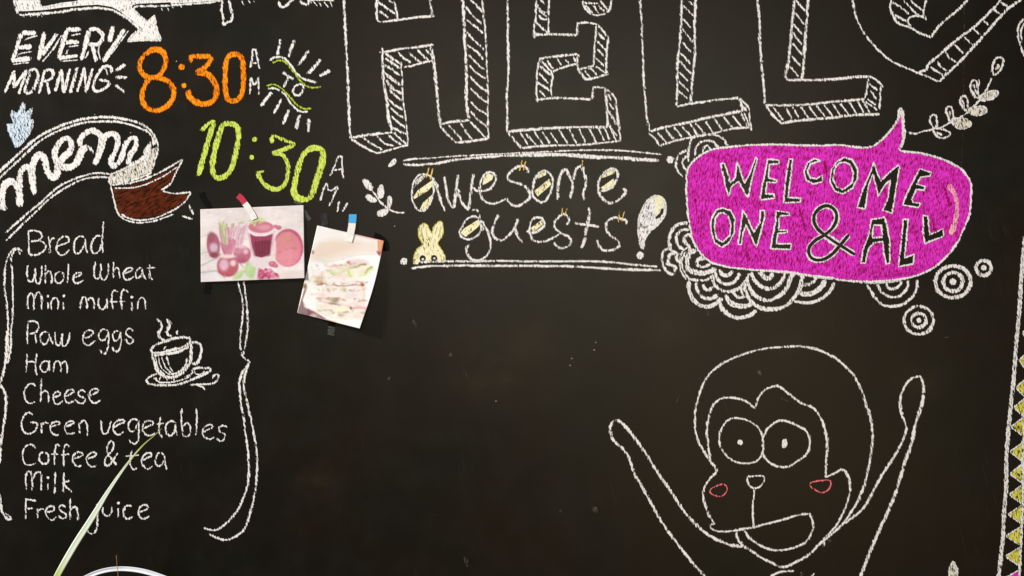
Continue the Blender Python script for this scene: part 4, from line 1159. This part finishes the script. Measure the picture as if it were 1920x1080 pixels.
    P.blend(P.ell(280, 780, 40, 20, .8), (250, 226, 208), .7)
    P.blend(P.line("300,905 360,920 350,940", 10, 12), (206, 180, 110), .8)
    r2 = np.random.RandomState(8)
    for k_ in range(70):
        x = r2.uniform(150, 640); y = r2.uniform(380, 880)
        P.blend(P.ell(x, y, r2.uniform(14, 60), r2.uniform(8, 22), 1.0, r2.uniform(-.5, .4)), ((244, 226, 214), (255, 252, 246), (236, 236, 216), (244, 214, 206), (232, 226, 222))[k_ % 5], .55)
    for (y, a_) in ((440, -10), (585, 4), (640, 6), (725, 10), (830, 16)):
        for k_ in range(26):
            x = r2.uniform(190, 620)
            P.blend(P.ell(x, y + (x - 400) * a_ / 400 + r2.normal(0, 9), r2.uniform(5, 22), r2.uniform(3, 8), .9, r2.uniform(-.5, .5)), ((196, 150, 130), (226, 190, 176), (190, 196, 140), (160, 120, 104), (240, 226, 190))[k_ % 5], .5)
    P.blend(P.line("95,560 110,640 75,735 100,800 180,840 200,880 330,915", 5, 10), (150, 120, 110), .5)
    r_ = P.r
    for k_ in range(110):
        x, y = r_.uniform(120, 620), r_.uniform(380, 900)
        P.blend(P.ell(x, y, r_.uniform(3, 12), r_.uniform(2, 7), .9, r_.uniform(0, 3)), ((206, 214, 214), (226, 216, 176), (232, 200, 190), (196, 190, 180), (255, 255, 252))[k_ % 5], .5)
    P.C = 255 - (255 - P.C) * 1.2

P1 = empty('picture_print', (world(473, 458, 0)[0], 0, H0 + (540 - 530) * S))
tag(P1, 'landscape picture of beetroots and a glass of red juice taped to the chalkboard', 'picture')
sheet('print_sheet', P1, ((375.8, 392.5), (569.2, 384.8), (571, 521.5), (376.8, 529)), 176, 124,
      lambda u, v: 0.0026 + 0.0040 * v * v * (0.5 + u) + 0.0012 * math.sin(u * 5 + v * 3) ** 2,
      ((238, 226, 224), paint_beets, 0.74, 0.92), (370, 360, 6.0))
P2 = empty('picture_print', (world(638, 520, 0)[0], 0, H0 + (540 - 616) * S))
tag(P2, 'tilted upright picture of a sandwich with its lower right corner curling forward', 'picture')
sheet('print_sheet', P2, ((595, 422.8), (720.2, 451.5), (674.5, 616), (557.2, 586.5)), 112, 150,
      lambda u, v: 0.0026 + 0.024 * (v ** 1.6) * (0.25 + 0.75 * u) ** 1.3 + 0.008 * u * u * math.sin(v * 3.14),
      ((254, 250, 248), paint_sandwich, 0.9, 0.84), (550, 400, 4.5), bow=lambda u, v: (4.2 * u * math.sin(3.14 * v) ** 1.2, 0))

def flat_mat(name, col, rough=0.5, spec=0.5, alpha=1.0, nsc=60.0, amt=0.25, bump=0.0):
    k = NT(name)
    gp = k.coords()
    nn = k.noise(gp, nsc / 100.0, 3, 0.6)
    cc = k.mix(k.mapr(nn, 0.3, 0.7, 0, 1), tuple(a * (1 - amt) for a in col), tuple(min(1, a * (1 + amt)) for a in col))
    p = k.n('ShaderNodeBsdfPrincipled')
    k.l(cc, p.inputs['Base Color'])
    p.inputs['Roughness'].default_value = rough
    p.inputs['Specular IOR Level'].default_value = spec
    if alpha < 1:
        k.l(k.mapr(nn, 0.35, 0.65, alpha * 0.3, alpha), p.inputs['Alpha'])
    if bump:
        b_ = k.n('ShaderNodeBump'); b_.inputs['Strength'].default_value = bump; b_.inputs['Distance'].default_value = 0.002
        k.l(nn, b_.inputs['Height']); k.l(b_.outputs[0], p.inputs['Normal'])
    o = k.n('ShaderNodeOutputMaterial')
    k.l(p.outputs[0], o.inputs[0])
    return k.m
RED = flat_mat('red_tab_film', lin(176, 30, 58), 0.4, amt=.06)
BLUE = flat_mat('blue_tab_film', lin(52, 158, 212), 0.4, amt=.04)
WHITE = flat_mat('white_tab_film', lin(230, 225, 219), 0.5, amt=.03)
BLACK = flat_mat('black_tape_film', (0.0018, 0.0018, 0.0018), 0.85, 0.12, nsc=25, bump=0.3)
GLOSS = flat_mat('creased_black_tape_film', (0.002, 0.0025, 0.0035), 0.16, 0.5, nsc=30, bump=1.0)
CLEAR = flat_mat('clear_tape_film', lin(84, 86, 78), 0.3, 0.6, alpha=0.5, nsc=45, bump=0.8)

def strip(name, parent, path, w_, mat, lifts, label=None, rag=0.0, thick=0.00012):
    """a strip of tape following a path of board positions"""
    q = catmull(np.array(path, float), False, 2.0)
    n = len(q)
    tan = np.gradient(q, axis=0); tan /= np.hypot(tan[:, 0], tan[:, 1])[:, None]
    nor = np.stack([-tan[:, 1], tan[:, 0]], 1)
    lf = np.interp(np.linspace(0, 1, n), np.linspace(0, 1, len(lifts)), lifts)
    vs, fs = [], []
    for i in range(n):
        for k_, sg in enumerate((-1, -.33, .33, 1)):
            r_ = RNG.uniform(-rag, rag, 2)
            p = q[i] + nor[i] * (w_ / 2 * sg) + r_
            vs.append(world(p[0], p[1], lf[i] + RNG.uniform(0, rag) * 0.0003))
    for i in range(n - 1):
        for k_ in range(3):
            a = 4 * i + k_
            fs.append((a, a + 4, a + 5, a + 1))
    o = mesh_obj(name, vs, fs, [mat], parent)
    md = o.modifiers.new('film_thickness', 'SOLIDIFY'); md.thickness = thick; md.offset = 0
    if label: o['label'] = label
    return o
strip('tape_strip', P1, ((446, 366.5), (453, 372.5), (458.8, 381)), 11.2, RED, (0.0012, 0.0022, 0.0036), 'red end of the paper tab')
strip('tape_strip', P1, ((458.9, 381.2), (465, 389), (470.5, 398)), 11.2, WHITE, (0.0036, 0.0042, 0.0043), 'white middle of the paper tab')
strip('tape_strip', P1, ((470.6, 398.2), (474, 404), (477, 411)), 11.2, flat_mat('clear_tab_film', lin(246, 238, 230), .35, nsc=3), (0.0043, 0.0044, 0.0045), 'clear end of the paper tab')
strip('tape_strip', P1, ((378, 361), (381, 370), (388, 382), (395, 396)), 11, BLACK, (0.0009, 0.0011, 0.0012, 0.0014), 'matt black tape above the upper left corner', 0.5)
strip('tape_strip', P1, ((391, 515), (390, 535), (387, 551)), 11.5, BLACK, (0.0014, 0.0012, 0.0010), 'matt black tape below the lower left corner', 0.5)
strip('tape_strip', P1, ((566, 392), (574, 401), (581, 413)), 7, CLEAR, (0.0014, 0.0012, 0.0010), 'scrap of clear tape at the right edge', 0.8)
strip('tape_strip', P1, ((551, 378), (557, 380), (565, 383)), 5, CLEAR, (0.0012, 0.0012, 0.0013), 'scrap of clear tape at the upper right corner', 0.9)
strip('tape_strip', P2, ((661.3, 401.8), (661.2, 410), (660.2, 418)), 14.2, BLUE, (0.0012, 0.0022, 0.0034), 'blue end of the paper tab')
strip('tape_strip', P2, ((660.2, 418.3), (659.4, 426), (656.6, 440)), 13.6, WHITE, (0.0034, 0.0042, 0.0048), 'white middle of the paper tab')
strip('tape_strip', P2, ((656.6, 440.2), (655, 446), (653, 453)), 13.4, flat_mat('clear_tab_film', lin(250, 244, 236), .35, nsc=3), (0.0048, 0.0050, 0.0054), 'clear end of the paper tab')
strip('tape_strip', P2, ((608, 399), (608, 412), (610, 428)), 12, GLOSS, (0.0010, 0.0016, 0.0016), 'creased shiny black tape above the upper left corner', 0.6)
strip('tape_strip', P2, ((701, 441), (712, 446), (722, 456), (724, 471)), 12, BLACK, (0.0010, 0.0013, 0.0013, 0.0010), 'matt black tape at the upper right corner', 0.8)
strip('tape_strip', P2, ((624, 600), (621.5, 612)), 12, BLACK, (0.0014, 0.0012), 'dark tape behind the lower edge', 0.6)
strip('tape_strip', P2, ((622, 612), (620, 628)), 13, CLEAR, (0.0012, 0.0011), 'clear tape below the lower edge', 0.9)

# ---------------------------------------------------------------- plant leaves in front of the board
def leaf_material(name, stops):
    k = NT(name)
    gp = k.coords()
    g = k.n('ShaderNodeNewGeometry')
    sx = k.n('ShaderNodeSeparateXYZ'); k.l(g.outputs['Position'], sx.inputs[0])
    r = k.n('ShaderNodeValToRGB')
    k.l(k.mapr(sx.outputs['Z'], H0 - 0.78, H0 - 0.30), r.inputs[0])
    while len(r.color_ramp.elements) < len(stops):
        r.color_ramp.elements.new(0.5)
    for e_, (p_, c_) in zip(r.color_ramp.elements, stops):
        e_.position = p_
    for e_, (p_, c_) in zip(r.color_ramp.elements, stops):
        e_.color = (*lin(*c_), 1)
    nn = k.noise(k.coords(0.53, 1.2, 40), 1.0, 2, .5)
    col = k.mix(k.mapr(nn, .35, .7, 0, .12), r.outputs[0], lin(150, 160, 120))
    p = k.n('ShaderNodeBsdfPrincipled')
    k.l(col, p.inputs['Base Color'])
    p.inputs['Roughness'].default_value = 0.42
    o = k.n('ShaderNodeOutputMaterial')
    k.l(p.outputs[0], o.inputs[0])
    return k.m
BLADE = leaf_material('variegated_leaf', [(0.0, (120, 150, 56)), (0.27, (176, 196, 104)), (0.36, (214, 224, 200)), (0.72, (216, 224, 208)), (0.86, (178, 190, 96)), (0.95, (150, 150, 60)), (1.0, (96, 92, 60))])
PALE = leaf_material('pale_leaf', [(0.0, (224, 228, 236)), (0.28, (226, 228, 240)), (0.5, (236, 238, 216)), (1.0, (236, 238, 216))])
STEM = flat_mat('dry_stem', lin(150, 110, 70), 0.7, amt=.3)

def blade(name, parent, path, widths, lifts, mat, fold=0.25, label=None):
    """a long folded leaf: path and widths as seen, lifts = metres in front of the board"""
    q = catmull(np.array(path, float), False, 6.0)
    n = len(q)
    t = np.linspace(0, 1, n)
    tan = np.gradient(q, axis=0); tan /= np.hypot(tan[:, 0], tan[:, 1])[:, None]
    nor = np.stack([-tan[:, 1], tan[:, 0]], 1)
    wd = np.interp(t, np.linspace(0, 1, len(widths)), widths)
    lf = np.interp(t, np.linspace(0, 1, len(lifts)), lifts)
    vs, fs = [], []
    K = 7
    for i in range(n):
        for k_ in range(K):
            a = -1 + 2 * k_ / (K - 1)
            p = q[i] + nor[i] * wd[i] / 2 * a
            vs.append(world(p[0], p[1], lf[i] - fold * (1 - abs(a)) * wd[i] * S))
    for i in range(n - 1):
        for k_ in range(K - 1):
            a = K * i + k_
            fs.append((a, a + 1, a + K + 1, a + K))
    o = mesh_obj(name, vs, fs, [mat], parent, smooth=True)
    md = o.modifiers.new('leaf_thickness', 'SOLIDIFY'); md.thickness = 0.0006; md.offset = 0
    if label: o['label'] = label
    return o
PL = empty('spider_plant', world(175, 1290, 0.17))
tag(PL, 'long narrow pale green plant leaves rising in front of the menu list', 'plant')
blade('leaf', PL, ((20, 1270), (62, 1170), (107, 1080), (140, 1022), (172, 972), (205, 918), (240, 868), (268, 835), (289, 817), (304, 803)),
      (8.5, 9, 9.4, 10.2, 11.2, 11.8, 11.6, 10.4, 6.6, 4.2, 2.4, 0.9), (0.17, 0.15, 0.13, 0.11, 0.09, 0.075, 0.065), BLADE, fold=0.04, label='upright leaf pale green in the middle with a yellow green tip')
blade('leaf', PL, ((70, 1290), (95, 1150), (128, 1105), (165, 1081), (195, 1070), (225, 1066.5), (258, 1069), (290, 1077), (330, 1092), (380, 1115), (420, 1150)),
      (10, 10, 9, 8.4, 8.4, 8.4, 8.6, 9, 8, 5, 2), (0.17, 0.13, 0.11, 0.10, 0.11, 0.14), PALE, fold=0.15, label='white arching leaf at the bottom edge')
blade('stalk', PL, ((228, 1270), (224, 1120), (221.5, 1080), (219.5, 1060), (218, 1041)), (1.6, 1.5, 1.3, 1.0, 0.5), (0.16, 0.14), STEM, fold=0.5, label='hair thin brown stalk')
blade('leaf', PL, ((175, 1290), (215, 1180), (285, 1110), (360, 1120)), (9, 9, 7, 2), (0.17, 0.15, 0.12), BLADE)
